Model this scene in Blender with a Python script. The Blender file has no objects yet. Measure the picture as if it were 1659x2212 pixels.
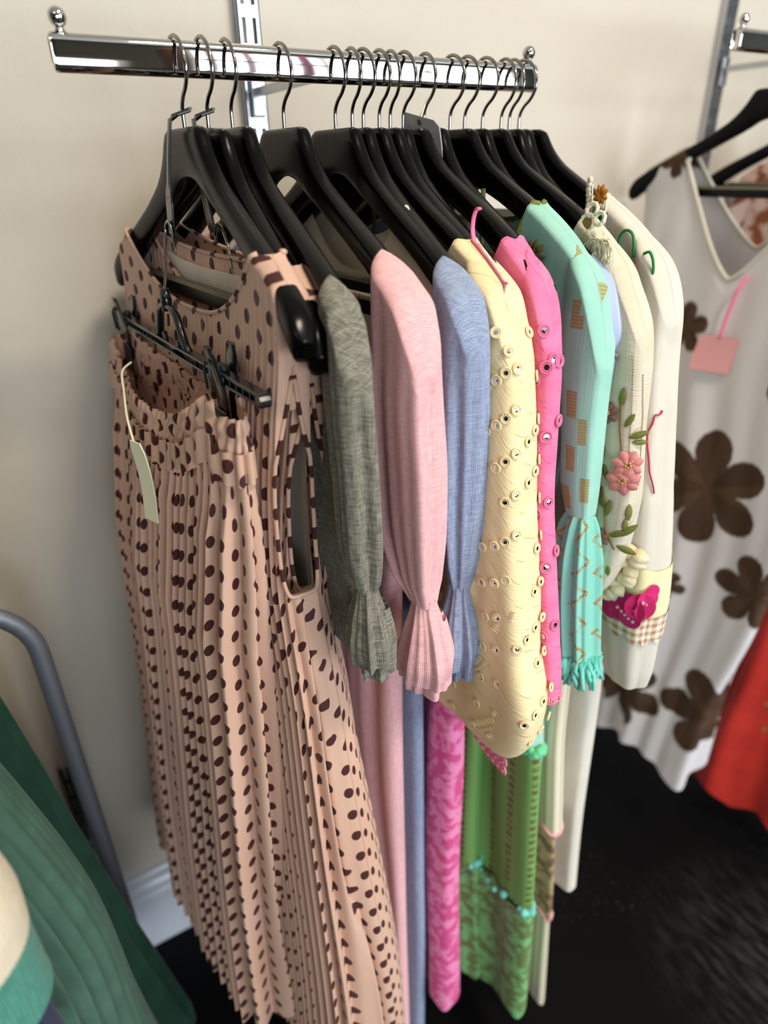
import bpy, math, random
from math import sin, cos, pi, sqrt, atan2, exp
from mathutils import Vector, Matrix
random.seed(7)
SC = bpy.context.scene
COL = SC.collection
EYE = 1.268            # height of the eye above the floor; z values named "r" are relative to it
RAIL_Y = 0.594
WALL_Y = 0.85

# ------------------------------------------------------------------ materials
def lin(c):
    return tuple(((v / 255) / 12.92 if v / 255 <= .04045 else (((v / 255) + .055) / 1.055) ** 2.4) for v in c) + (1,)

class NT:
    def __init__(s, name):
        s.m = bpy.data.materials.new(name); s.m.use_nodes = True
        s.t = s.m.node_tree; s.t.nodes.clear()
        s.out = s.t.nodes.new('ShaderNodeOutputMaterial')
    def n(s, typ, ins=None, **kw):
        nd = s.t.nodes.new(typ)
        for k, v in kw.items(): setattr(nd, k, v)
        for k, v in (ins or {}).items():
            if isinstance(v, bpy.types.NodeSocket): s.t.links.new(v, nd.inputs[k])
            else: nd.inputs[k].default_value = v
        return nd
    def math(s, op, a, b=0.0, c=None, clamp=False):
        nd = s.t.nodes.new('ShaderNodeMath'); nd.operation = op; nd.use_clamp = clamp
        for i, v in enumerate((a, b) if c is None else (a, b, c)):
            if isinstance(v, bpy.types.NodeSocket): s.t.links.new(v, nd.inputs[i])
            else: nd.inputs[i].default_value = v
        return nd.outputs[0]
    def mix(s, f, a, b, mode='MIX'):
        nd = s.t.nodes.new('ShaderNodeMix'); nd.data_type = 'RGBA'; nd.blend_type = mode
        for i, v in ((0, f), (6, a), (7, b)):
            if isinstance(v, bpy.types.NodeSocket): s.t.links.new(v, nd.inputs[i])
            else: nd.inputs[i].default_value = v
        return nd.outputs[2]
    def uv(s):
        u = s.n('ShaderNodeUVMap'); u.uv_map = 'UVMap'
        x = s.n('ShaderNodeSeparateXYZ', {0: u.outputs[0]})
        return u.outputs[0], x.outputs[0], x.outputs[1]
    def noise(s, vec, scale, detail=3, rough=.55, sx=1, sy=1, sz=1):
        mp = s.n('ShaderNodeMapping', {0: vec}); mp.inputs['Scale'].default_value = (sx, sy, sz)
        return s.n('ShaderNodeTexNoise', {'Vector': mp.outputs[0], 'Scale': scale, 'Detail': detail, 'Roughness': rough}).outputs[0]
    def ramp(s, f, a, b):
        return s.n('ShaderNodeMapRange', {0: f, 1: a, 2: b}).outputs[0]
    def bump(s, h, strength, dist):
        return s.n('ShaderNodeBump', {'Height': h, 'Strength': strength, 'Distance': dist}).outputs[0]
    def finish(s, col, rough=.6, bump=None, metal=0, sheen=0, trans=0, spec=.5, coat=0):
        p = s.n('ShaderNodeBsdfPrincipled', {'Roughness': rough, 'Metallic': metal, 'Specular IOR Level': spec})
        if isinstance(col, bpy.types.NodeSocket): s.t.links.new(col, p.inputs['Base Color'])
        else: p.inputs['Base Color'].default_value = col
        if sheen: p.inputs['Sheen Weight'].default_value = sheen; p.inputs['Sheen Roughness'].default_value = .4
        if coat: p.inputs['Coat Weight'].default_value = coat; p.inputs['Coat Roughness'].default_value = .12
        if bump is not None: s.t.links.new(bump, p.inputs['Normal'])
        o = p.outputs[0]
        if trans:
            tb = s.n('ShaderNodeBsdfTranslucent')
            if isinstance(col, bpy.types.NodeSocket): s.t.links.new(col, tb.inputs[0])
            else: tb.inputs[0].default_value = col
            if bump is not None: s.t.links.new(bump, tb.inputs['Normal'])
            o = s.n('ShaderNodeMixShader', {0: trans, 1: o, 2: tb.outputs[0]}).outputs[0]
        s.t.links.new(o, s.out.inputs[0])
        return s.m

def plain(name, rgb, rough=.5, metal=0, coat=0, spec=.5, bump=None):
    t = NT(name); b = None
    if bump:
        g = t.n('ShaderNodeTexCoord').outputs['Object']
        b = t.bump(t.noise(g, bump[0]), bump[1], .001)
    return t.finish(lin(rgb), rough, b, metal, coat=coat, spec=spec)

def weave_height(t, u, v, pitch):
    a = t.math('ABSOLUTE', t.math('SINE', t.math('MULTIPLY', u, pi / pitch)))
    b = t.math('ABSOLUTE', t.math('SINE', t.math('MULTIPLY', v, pi / pitch)))
    return t.math('MULTIPLY', a, b)

def linen(name, base, pale, dark, pitch=.0016, amt=.5):
    t = NT(name); vec, u, v = t.uv()
    h = weave_height(t, u, v, pitch)
    n1 = t.noise(vec, 620, 2, .7, 1, .10)
    n2 = t.noise(vec, 620, 2, .7, .10, 1)
    mel = t.math('MULTIPLY', t.math('ADD', n1, n2), .5)
    c = t.mix(t.ramp(mel, .40, .60), lin(base), lin(pale))
    c = t.mix(t.math('MULTIPLY', t.ramp(h, .50, 0), amt), c, lin(dark))
    big = t.noise(vec, 14, 3)
    hh = t.math('ADD', t.math('MULTIPLY', h, 1.0), t.math('MULTIPLY', big, 2.5))
    return t.finish(c, .9, t.bump(hh, .35, .0012), sheen=.12, spec=.1, trans=.06)

def cloth(name, rgb, rgb2=None, nscale=25, rough=.75, crinkle=0.0, trans=0.0, sheen=.1, slub=False):
    t = NT(name); vec, u, v = t.uv()
    c = lin(rgb)
    if rgb2:
        c = t.mix(t.ramp(t.noise(vec, nscale, 4), .35, .65), lin(rgb), lin(rgb2))
    fine = t.noise(vec, 1500, 1, .5, 1, .3)
    h = t.math('MULTIPLY', fine, .25)
    if slub:
        h = t.math('ADD', h, t.math('MULTIPLY', t.noise(vec, 260, 2, .6, .12, 1.6), .9))
    if crinkle:
        h = t.math('ADD', h, t.math('MULTIPLY', t.noise(vec, 75, 3, .6, 1.5, .1), crinkle))
    return t.finish(c, rough, t.bump(h, .5, .0012), sheen=sheen, trans=trans, spec=.25)

def dots_material():
    t = NT('polka_crepe'); vec, u, v = t.uv()
    ax, ay, r = .0205, .0265, .0052
    uu = t.math('DIVIDE', u, ax); colm = t.math('FLOOR', uu)
    du = t.math('MULTIPLY', t.math('SUBTRACT', t.math('SUBTRACT', uu, colm), .5), ax)
    fv = t.math('SUBTRACT', t.math('FRACT', t.math('ADD', t.math('DIVIDE', v, ay), t.math('MULTIPLY', colm, .42))), .5)
    dv = t.math('MULTIPLY', fv, ay)
    wob = t.math('MULTIPLY', t.math('SUBTRACT', t.noise(vec, 90, 1), .5), .002)
    d = t.math('ADD', t.math('SQRT', t.math('ADD', t.math('MULTIPLY', du, du), t.math('MULTIPLY', t.math('MULTIPLY', dv, dv), .85))), wob)
    m = t.ramp(d, r + .0003, r - .0003)
    base = t.mix(t.ramp(t.noise(vec, 8, 3), .3, .7), lin((216, 174, 150)), lin((222, 182, 160)))
    c = t.mix(m, base, lin((74, 34, 30)))
    h = t.math('ADD', t.math('MULTIPLY', t.noise(vec, 1800, 1), .2), t.math('MULTIPLY', t.noise(vec, 40, 2, .5, 1.5, .2), .8))
    return t.finish(c, .62, t.bump(h, .2, .001), sheen=.15, spec=.3, trans=.14)

def patch_material(name, base, gold, sc=26, thresh=.30, seams=True, rgb2=None):
    """sheer cloth with woven patches of open metallic grid"""
    t = NT(name); vec, u, v = t.uv()
    mp = t.n('ShaderNodeMapping', {0: vec}); mp.inputs['Scale'].default_value = (1.3, 1.0, 1)
    vo = t.n('ShaderNodeTexVoronoi', {'Vector': mp.outputs[0], 'Scale': sc, 'Randomness': .8}, distance='CHEBYCHEV')
    m = t.ramp(vo.outputs['Distance'], thresh + .01, thresh - .01)
    on = t.math('GREATER_THAN', t.n('ShaderNodeSeparateColor', {0: vo.outputs['Color']}).outputs[0], .45)
    m = t.math('MULTIPLY', m, on)
    g = t.math('MAXIMUM', t.math('GREATER_THAN', t.math('FRACT', t.math('DIVIDE', u, .0021)), .62),
               t.math('GREATER_THAN', t.math('FRACT', t.math('DIVIDE', v, .0028)), .66))
    bc = t.mix(t.ramp(t.noise(vec, 20, 3), .35, .65), lin(base), lin(rgb2 or base))
    dark = t.mix(.62, bc, lin((84, 74, 56)))
    c = t.mix(m, bc, t.mix(g, dark, lin(gold)))
    h = t.math('ADD', t.math('MULTIPLY', t.noise(vec, 70, 3, .6, 1.5, .08), 1.2), t.math('MULTIPLY', t.noise(vec, 1500, 1), .2))
    return t.finish(c, .7, t.bump(h, .45, .0012), sheen=.1, trans=.22, spec=.25)

def zigzag_material(name, base, gold):
    t = NT(name); vec, u, v = t.uv()
    w = t.math('PINGPONG', t.math('MULTIPLY', v, 1.0), .016)
    x = t.math('ADD', t.math('ADD', u, t.math('MULTIPLY', w, 1.3)), t.math('MULTIPLY', t.math('SUBTRACT', t.noise(vec, 45, 2), .5), .012))
    m = t.math('LESS_THAN', t.math('FRACT', t.math('DIVIDE', x, .034)), .15)
    m = t.math('MULTIPLY', m, t.ramp(t.noise(vec, 60, 2), .36, .5))
    gl = t.mix(t.math('GREATER_THAN', t.noise(vec, 900, 1), .5), lin(gold), lin((120, 92, 60)))
    c = t.mix(m, lin(base), gl)
    h = t.math('MULTIPLY', t.noise(vec, 70, 3, .6, 1.5, .1), 1.5)
    return t.finish(c, .7, t.bump(h, .5, .0012), sheen=.1, trans=.2)

def slub_metal_material(name, base, rgb2, thread):
    """slubby cotton crossed by broken rows of dark/metallic running stitch"""
    t = NT(name); vec, u, v = t.uv()
    x = t.math('ADD', v, t.math('MULTIPLY', u, .55))
    band = t.math('LESS_THAN', t.math('FRACT', t.math('DIVIDE', x, .021)), .045)
    dash = t.math('GREATER_THAN', t.math('FRACT', t.math('DIVIDE', u, .0016)), .45)
    brk = t.ramp(t.noise(vec, 50, 2), .47, .55)
    m = t.math('MULTIPLY', t.math('MULTIPLY', band, dash), brk)
    c = t.mix(t.ramp(t.noise(vec, 30, 4, .6, .3, 2), .3, .7), lin(base), lin(rgb2))
    c = t.mix(t.math('MULTIPLY', m, .75), c, lin(thread))
    h = t.math('ADD', t.math('MULTIPLY', t.noise(vec, 260, 2, .6, .1, 1.6), 1.0), t.math('MULTIPLY', band, .5))
    return t.finish(c, .8, t.bump(h, .6, .0012), sheen=.1, trans=.06, spec=.2)

def damask_material(name, base, motif, sc=38):
    t = NT(name); vec, u, v = t.uv()
    n = t.noise(vec, sc, 3, .5); n2 = t.noise(vec, sc * .45, 2, .5)
    m = t.ramp(t.math('ADD', t.math('MULTIPLY', n, .7), t.math('MULTIPLY', n2, .3)), .47, .54)
    c = t.mix(m, lin(base), lin(motif))
    return t.finish(c, .7, t.bump(t.noise(vec, 200, 2), .2, .001), sheen=.1)

def stripe_material(name, a, b, period=.02, duty=.35, along='u', rough=.75, trans=.08):
    t = NT(name); vec, u, v = t.uv()
    x = u if along == 'u' else v
    m = t.math('LESS_THAN', t.math('FRACT', t.math('DIVIDE', x, period)), duty)
    c = t.mix(m, lin(a), lin(b))
    return t.finish(c, rough, t.bump(t.noise(vec, 90, 3, .6, 1.5, .1), .35, .001), sheen=.1, trans=trans)

def gingham_material():
    t = NT('gingham'); vec, u, v = t.uv()
    a = t.math('GREATER_THAN', t.math('FRACT', t.math('DIVIDE', u, .009)), .5)
    b = t.math('GREATER_THAN', t.math('FRACT', t.math('DIVIDE', v, .009)), .5)
    c = t.mix(t.math('MULTIPLY', t.math('ADD', a, b), .5), lin((236, 226, 206)), lin((176, 132, 92)))
    return t.finish(c, .8, t.bump(t.noise(vec, 900, 1), .2, .001))

def trim_rows_material(name, base, mark):
    """green cloth with vertical rows of bobbly brown braid"""
    t = NT(name); vec, u, v = t.uv()
    col = t.math('LESS_THAN', t.math('ABSOLUTE', t.math('SUBTRACT', t.math('FRACT', t.math('DIVIDE', u, .036)), .5)), .13)
    bl = t.math('LESS_THAN', t.math('FRACT', t.math('DIVIDE', v, .012)), .62)
    m = t.math('MULTIPLY', t.math('MULTIPLY', col, bl), t.ramp(t.noise(vec, 60, 2), .3, .5))
    c = t.mix(m, lin(base), lin(mark))
    return t.finish(c, .8, t.bump(t.noise(vec, 80, 3, .6, 1.5, .1), .4, .001), trans=.12)

def attr_material(name, rough=.8, trans=.1, crinkle=.6):
    """cloth whose printed colours are stored per vertex"""
    t = NT(name); vec, u, v = t.uv()
    a = t.n('ShaderNodeAttribute', attribute_name='print')
    h = t.math('MULTIPLY', t.noise(vec, 60, 3, .6, 1.5, .1), crinkle)
    return t.finish(a.outputs['Color'], rough, t.bump(h, .4, .0012), trans=trans, spec=.2)

def wall_material():
    t = NT('painted_plaster'); g = t.n('ShaderNodeTexCoord').outputs['Object']
    n = t.noise(g, 2.2, 4, .6); n2 = t.noise(g, 11, 3, .6)
    c = t.mix(t.ramp(n, .3, .7), lin((206, 198, 184)), lin((196, 187, 171)))
    h = t.math('ADD', t.math('MULTIPLY', n2, 1.0), t.math('MULTIPLY', t.noise(g, 260, 2), .12))
    return t.finish(c, .55, t.bump(h, .18, .01), spec=.3)

def floor_material():
    t = NT('black_painted_boards'); g = t.n('ShaderNodeTexCoord').outputs['Object']
    sp = t.ramp(t.noise(g, 170, 3, .7), .62, .74)
    dusty = t.ramp(t.noise(g, 3.0, 2), .52, .66)
    c = t.mix(t.math('MULTIPLY', t.math('MULTIPLY', sp, dusty), .55), lin((5, 5, 6)), lin((150, 148, 140)))
    sx = t.n('ShaderNodeSeparateXYZ', {0: g})
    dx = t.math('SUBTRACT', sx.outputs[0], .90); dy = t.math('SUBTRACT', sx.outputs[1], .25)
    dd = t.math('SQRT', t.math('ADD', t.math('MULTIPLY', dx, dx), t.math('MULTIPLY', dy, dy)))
    glare = t.math('MULTIPLY', t.ramp(dd, .22, .02), t.ramp(t.noise(g, 60, 3, .6, 1.6, .35), .42, .7))  # window glare painted into the floor colour as a pale streaky patch
    c = t.mix(t.math('MULTIPLY', glare, .13), c, lin((150, 150, 144)))
    seam = t.math('LESS_THAN', t.math('FRACT', t.math('DIVIDE', sx.outputs[0], .11)), .03)
    h = t.math('SUBTRACT', t.noise(g, 40, 3), seam)
    return t.finish(c, .5, t.bump(h, .25, .002), spec=.12)

M = {}
M['dots'] = dots_material()
M['lining'] = cloth('ivory_lining', (250, 244, 230), None, rough=.7, crinkle=.6, trans=.35)
M['grey'] = linen('grey_linen', (108, 104, 92), (172, 168, 152), (58, 56, 50), .0015, .75)
M['pink'] = linen('pink_linen', (238, 178, 182), (250, 208, 206), (206, 126, 136), .0016, .55)
M['blue'] = linen('blue_linen', (140, 154, 182), (176, 188, 212), (84, 96, 130), .0016, .6)
M['cream'] = slub_metal_material('cream_slub', (240, 216, 164), (248, 228, 184), (112, 92, 60))
M['hot'] = slub_metal_material('pink_slub', (238, 112, 158), (246, 134, 172), (150, 70, 96))
M['mint'] = patch_material('mint_voile', (164, 224, 204), (206, 184, 108), rgb2=(178, 232, 216))
M['mintzig'] = zigzag_material('mint_zigzag_voile', (140, 218, 200), (216, 190, 120))
M['mintplain'] = cloth('mint_cotton', (140, 205, 168), (150, 214, 178), trans=.25, crinkle=.8)
M['teal'] = cloth('teal_yarn', (96, 190, 176), (130, 214, 196), 60, rough=.9)
M['tealgreen'] = cloth('green_yarn', (88, 196, 140), (120, 214, 156), 60, rough=.9)
M['offwhite'] = cloth('cream_crepe', (218, 207, 182), (226, 217, 196), crinkle=1.4, trans=.12, slub=True)
M['white'] = cloth('white_viscose', (226, 220, 204), (232, 226, 212), crinkle=1.0, trans=.2)
M['whitelong'] = cloth('ivory_cotton', (222, 214, 198), (228, 222, 208), crinkle=1.2, trans=.12)
M['strip'] = stripe_material('cream_stripe', (238, 230, 206), (206, 192, 158), .012, .4)
M['sequin'] = damask_material('beaded_net', (176, 150, 112), (120, 92, 66), 60)
M['damask'] = damask_material('magenta_print', (232, 132, 176), (206, 74, 132), 62)
M['green'] = trim_rows_material('green_cotton', (118, 172, 92), (108, 92, 50))
M['greenlow'] = damask_material('green_print', (116, 182, 112), (100, 122, 66), 60)
M['greenplain'] = cloth('plain_green', (104, 168, 80), (118, 184, 88), trans=.1)
M['lace'] = cloth('pink_crochet', (240, 148, 170), (226, 124, 152), 80)
M['magenta'] = cloth('magenta_yarn', (196, 26, 96), (206, 44, 110), 80)
M['gingham'] = gingham_material()
M['yellowc'] = cloth('primrose_cotton', (240, 228, 176), (244, 234, 190), trans=.1)
M['frill'] = cloth('oatmeal_crochet', (226, 206, 160), (238, 224, 188), 40, crinkle=1)
M['oliveyarn'] = plain('olive_thread', (110, 116, 42), .6, bump=(900, .5))
M['oliveD'] = plain('dark_olive_thread', (66, 66, 26), .6, bump=(900, .5))
M['rosey'] = plain('rose_thread', (206, 130, 124), .6, bump=(900, .5))
M['rosed'] = plain('brown_rose_thread', (134, 84, 76), .6, bump=(900, .5))
M['gold'] = plain('gold_thread', (206, 166, 84), .35, .5)
M['leafg'] = plain('leaf_green_thread', (30, 130, 64), .6)
M['orange'] = plain('orange_thread', (214, 140, 40), .7, bump=(900, .5))
M['brownth'] = plain('brown_thread', (130, 104, 56), .7, bump=(900, .5))
M['ivoryth'] = plain('ivory_thread', (238, 228, 202), .8)
M['pinkth'] = plain('pink_ribbon', (246, 120, 164), .6)
M['paleth'] = plain('pale_pink_thread', (240, 164, 176), .7)
M['crimson'] = plain('crimson_thread', (206, 32, 84), .7)
M['mirror'] = plain('shisha_mirror', (225, 228, 230), .06, 1)
M['grommet'] = plain('dark_bead', (60, 44, 34), .3)
M['black'] = plain('black_gloss_plastic', (4, 4, 4), .2, 0, spec=.14)
M['bar'] = plain('matt_black_plastic', (8, 8, 8), .4, spec=.2)
M['grip'] = plain('grey_rubber', (128, 122, 100), .5)
M['clipblack'] = plain('black_clip_plastic', (16, 19, 20), .22, coat=.3)
M['clipface'] = plain('satin_black_plastic', (40, 46, 46), .4)
M['chrome'] = plain('polished_chrome', (205, 202, 198), .04, 1)
M['wire'] = plain('chromed_wire', (150, 146, 140), .16, 1)
M['steel'] = plain('galvanised_steel', (184, 188, 196), .25, 1)
M['dullsteel'] = plain('brushed_steel', (136, 140, 150), .45, .6)
M['tagcream'] = plain('cream_card', (246, 238, 204), .8)
M['taggrey'] = plain('grey_card', (158, 156, 152), .7)
M['tagline'] = plain('pale_print', (170, 166, 158), .7)
M['tagpink'] = plain('pink_card', (226, 160, 160), .75)
M['greenD'] = cloth('bottle_green_satin', (26, 56, 44), (32, 66, 52), rough=.45, trans=.05)
M['greenP'] = cloth('sage_pleated_satin', (68, 98, 82), (78, 110, 94), rough=.45, trans=.05)
M['knitteal'] = linen('teal_knit', (74, 140, 122), (96, 164, 146), (44, 98, 84), .0028, .4)
M['knitcream'] = linen('cream_knit', (232, 216, 186), (242, 230, 206), (204, 184, 150), .0028, .25)
M['navy'] = cloth('navy_cotton', (34, 42, 84), (44, 54, 98))
M['darkgold'] = damask_material('black_gold_brocade', (26, 24, 20), (150, 128, 72), 70)
M['red'] = damask_material('red_cotton', (206, 48, 34), (196, 42, 30), 20)
M['rust'] = damask_material('rust_print', (226, 196, 184), (150, 84, 44), 26)
M['palebl'] = cloth('powder_blue_cotton', (160, 174, 204), (176, 190, 216))
M['magentag'] = cloth('magenta_cloth', (120, 14, 70), (134, 24, 80))
M['darkbrown'] = cloth('dark_brown_cloth', (62, 40, 34), (74, 50, 40))
M['wall'] = wall_material()
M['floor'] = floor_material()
M['shopwall'] = plain('grey_green_paint', (84, 86, 78), .7)
M['skirting'] = plain('white_gloss_paint', (214, 218, 226), .25, bump=(8, .1))
M['ceiling'] = plain('ceiling_paint', (232, 228, 220), .8)
M['frame'] = plain('window_frame_paint', (220, 220, 216), .4)
M['printwb'] = attr_material('white_brown_print', .8, .15)

# ------------------------------------------------------------------ mesh helpers
def smooth(pts, m=5):
    pts = [Vector(p) for p in pts]; out = []
    for i in range(len(pts) - 1):
        p0, p1, p2, p3 = pts[max(i - 1, 0)], pts[i], pts[i + 1], pts[min(i + 2, len(pts) - 1)]
        for q in range(m):
            t = q / m
            out.append(.5 * (2 * p1 + (p2 - p0) * t + (2 * p0 - 5 * p1 + 4 * p2 - p3) * t * t + (3 * p1 - p0 - 3 * p2 + p3) * t**3))
    return out + [pts[-1]]

class B:
    def __init__(s): s.v = []; s.f = []; s.u = []      # u: per-vertex uv
    def add(s, vs, fs, uv=None):
        o = len(s.v); s.v += [tuple(v) for v in vs]; s.f += [tuple(i + o for i in f) for f in fs]
        s.u += list(uv) if uv else [(v[1], v[2]) for v in vs]
    def box(s, c, h, rot=None):
        vs = []
        for dx in (-1, 1):
            for dy in (-1, 1):
                for dz in (-1, 1):
                    p = Vector((dx * h[0], dy * h[1], dz * h[2]))
                    if rot: p = rot @ p
                    vs.append(Vector(c) + p)
        s.add(vs, [(0, 1, 3, 2), (4, 6, 7, 5), (0, 4, 5, 1), (2, 3, 7, 6), (0, 2, 6, 4), (1, 5, 7, 3)])
    def grid(s, P, closed_u=False, closed_v=False, UV=None):
        n = len(P); m = len(P[0]); vs = [p for r in P for p in r]; fs = []
        for i in range(n - (0 if closed_v else 1)):
            for j in range(m - (0 if closed_u else 1)):
                a = i * m + j; b = i * m + (j + 1) % m; i2 = ((i + 1) % n) * m
                fs.append((a, b, i2 + (j + 1) % m, i2 + j))
        s.add(vs, fs, [q for r in UV for q in r] if UV else None)
    def tube(s, pts, r, seg=8, ends=True, flat=1.0, closed=False):
        pts = [Vector(p) for p in pts]; n = len(pts); rings = []
        R = r if isinstance(r, (list, tuple)) else [r] * n
        up = None
        for i, p in enumerate(pts):
            if closed: t = pts[(i + 1) % n] - pts[i - 1]
            else: t = pts[min(i + 1, n - 1)] - pts[max(i - 1, 0)]
            if t.length < 1e-9: t = Vector((0, 0, 1))
            t.normalize()
            if up is None:
                up = Vector((1, 0, 0)) if abs(t.x) < .8 else Vector((0, 0, 1))
            a = (up - t * up.dot(t))
            if a.length < 1e-6: a = t.orthogonal()
            a.normalize(); up = a; b = t.cross(a)
            rings.append([p + a * (cos(2 * pi * k / seg) * R[i]) + b * (sin(2 * pi * k / seg) * R[i] * flat) for k in range(seg)])
        o = len(s.v)
        s.grid(rings, closed_u=True, closed_v=closed)
        if ends and not closed:
            s.f.append(tuple(o + k for k in range(seg))[::-1]); s.f.append(tuple(o + (n - 1) * seg + k for k in range(seg)))
    def sphere(s, c, r, sx=1, sy=1, sz=1, nu=14, nv=9):
        P = []
        for i in range(nv + 1):
            ph = pi * i / nv
            P.append([(c[0] + r * sx * sin(ph) * cos(2 * pi * j / nu), c[1] + r * sy * sin(ph) * sin(2 * pi * j / nu), c[2] + r * sz * cos(ph)) for j in range(nu)])
        s.grid(P, closed_u=True)
    def ring(s, c, U, V, N, R, r, seg=14, rs=6, ex=1.0):
        pts = [c + U * (cos(2 * pi * k / seg) * R) + V * (sin(2 * pi * k / seg) * R * ex) for k in range(seg)]
        s.tube(pts, r, rs, closed=True)
    def disc(s, c, U, V, R, seg=12, N=None, th=0):
        c = Vector(c)
        ce = c + (N * th if N else Vector((0, 0, 0)))
        vs = [ce] + [c + U * (cos(2 * pi * k / seg) * R) + V * (sin(2 * pi * k / seg) * R) for k in range(seg)]
        s.add(vs, [(0, 1 + k, 1 + (k + 1) % seg) for k in range(seg)])
    def petal(s, c, U, V, N, L, W, puff=.25):
        """a leaf or petal lying on the cloth: starts at c, runs along U"""
        P = []
        for i in range(7):
            t = i / 6; w = W * sin(pi * min(1, t * .93 + .04)) ** .8
            P.append([c + U * (L * t) + V * (w * .5 * k) + N * (puff * W * (1 - k * k) * sin(pi * t) + .0004) for k in (-1, -.5, 0, .5, 1)])
        s.grid(P)
    def obj(s, name, mat, parent=None, smooth=True, bevel=0, subd=0, solid=0, bseg=2):
        me = bpy.data.meshes.new(name); me.from_pydata(s.v, [], s.f)
        me.update()
        uv = me.uv_layers.new(name='UVMap')
        li = [0] * len(me.loops); me.loops.foreach_get('vertex_index', li)
        flat = []
        for i in li: flat += s.u[i]
        uv.data.foreach_set('uv', flat)
        # seam fix: any face whose u jumps takes the far value
        if getattr(s, 'seam', 0):
            for p in me.polygons:
                vi = p.vertices
                if any(v in s.seam for v in vi) and any(v in s.last for v in vi):
                    for k in p.loop_indices:
                        w = s.seam.get(li[k])
                        if w is not None: uv.data[k].uv[0] += w
        o = bpy.data.objects.new(name, me); COL.objects.link(o)
        me.materials.append(mat)
        if smooth: me.polygons.foreach_set('use_smooth', [True] * len(me.polygons))
        if parent: o.parent = parent
        if bevel:
            b = o.modifiers.new('Bevel', 'BEVEL'); b.width = bevel; b.segments = bseg; b.limit_method = 'ANGLE'; b.angle_limit = math.radians(40)
            b.harden_normals = False
        if solid:
            q = o.modifiers.new('Solidify', 'SOLIDIFY'); q.thickness = solid; q.offset = 0
        if subd:
            q = o.modifiers.new('Subdivision', 'SUBSURF'); q.levels = subd; q.render_levels = subd
        return o

def thing(name, label, cat, loc=(0, 0, 0), rz=0, group=None, rx=0):
    o = bpy.data.objects.new(name, None); COL.objects.link(o)
    o.location = loc; o.rotation_euler = (rx, 0, rz); o.empty_display_size = .03
    o['label'] = label; o['category'] = cat
    if group: o['group'] = group
    return o

def tag(o, label, cat, group=None):
    o['label'] = label; o['category'] = cat
    if group: o['group'] = group
    return o

def structure(o):
    o['kind'] = 'structure'; return o

def interp(rows, z):
    """rows: [(z, a, b, ...)] from top down; smooth interpolation"""
    if z >= rows[0][0]: return rows[0][1:]
    if z <= rows[-1][0]: return rows[-1][1:]
    for i in range(len(rows) - 1):
        a, b = rows[i], rows[i + 1]
        if b[0] <= z <= a[0]:
            t = (a[0] - z) / (a[0] - b[0])
            p = rows[max(i - 1, 0)]; q = rows[min(i + 2, len(rows) - 1)]
            out = []
            for k in range(1, len(a)):
                d = (b[k] - a[k])
                m0 = .5 * (b[k] - p[k]) if i > 0 else d
                m1 = .5 * (q[k] - a[k]) if i + 2 < len(rows) else d
                if d == 0: m0 = m1 = 0
                else:
                    m0 = max(min(m0 / d, 2.5), 0) * d; m1 = max(min(m1 / d, 2.5), 0) * d
                h = (2 * t**3 - 3 * t**2 + 1) * a[k] + (t**3 - 2 * t**2 + t) * m0 + (-2 * t**3 + 3 * t**2) * b[k] + (t**3 - t**2) * m1
                out.append(h)
            return out

CURVE = .375           # the arms of these hangers sweep forward
ARM_TOP = [(0, .0300), (.030, .0300), (.034, .0285), (.0375, .0235), (.041, .017), (.046, .009), (.054, -.001), (.066, -.0115), (.080, -.0205), (.100, -.032), (.125, -.0445), (.15, -.0560), (.175, -.0680), (.195, -.079), (.205, -.086), (.209, -.092)]
ARM_BOT = [(0, -.006), (.012, -.0065), (.024, -.011), (.045, -.0245), (.08, -.0425), (.114, -.060), (.15, -.0785), (.175, -.0935), (.19, -.1045), (.2, -.112), (.206, -.112), (.209, -.104)]
def tab(T, x):
    x = abs(x)
    if x >= T[-1][0]: return T[-1][1]
    for a, b in zip(T, T[1:]):
        if a[0] <= x <= b[0]: return a[1] + (b[1] - a[1]) * (x - a[0]) / (b[0] - a[0])
BUMP = .004
def hump(l):
    q = (abs(l) - .034) / .176
    return BUMP * sin(pi * min(max(q, 0), 1))**.6 if 0 < q < 1 else 0.0
def shoulder(l):
    l = min(abs(l), .2); return tab(ARM_TOP, l) + hump(l) + .0015
def drape(l):
    l = abs(l)
    return shoulder(l) if l < .2 else shoulder(.2) - 1.1 * (l - .2) - 42 * (l - .2)**2
def bend(o):
    for v in o.data.vertices: v.co.x -= CURVE * v.co.y * v.co.y

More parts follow.
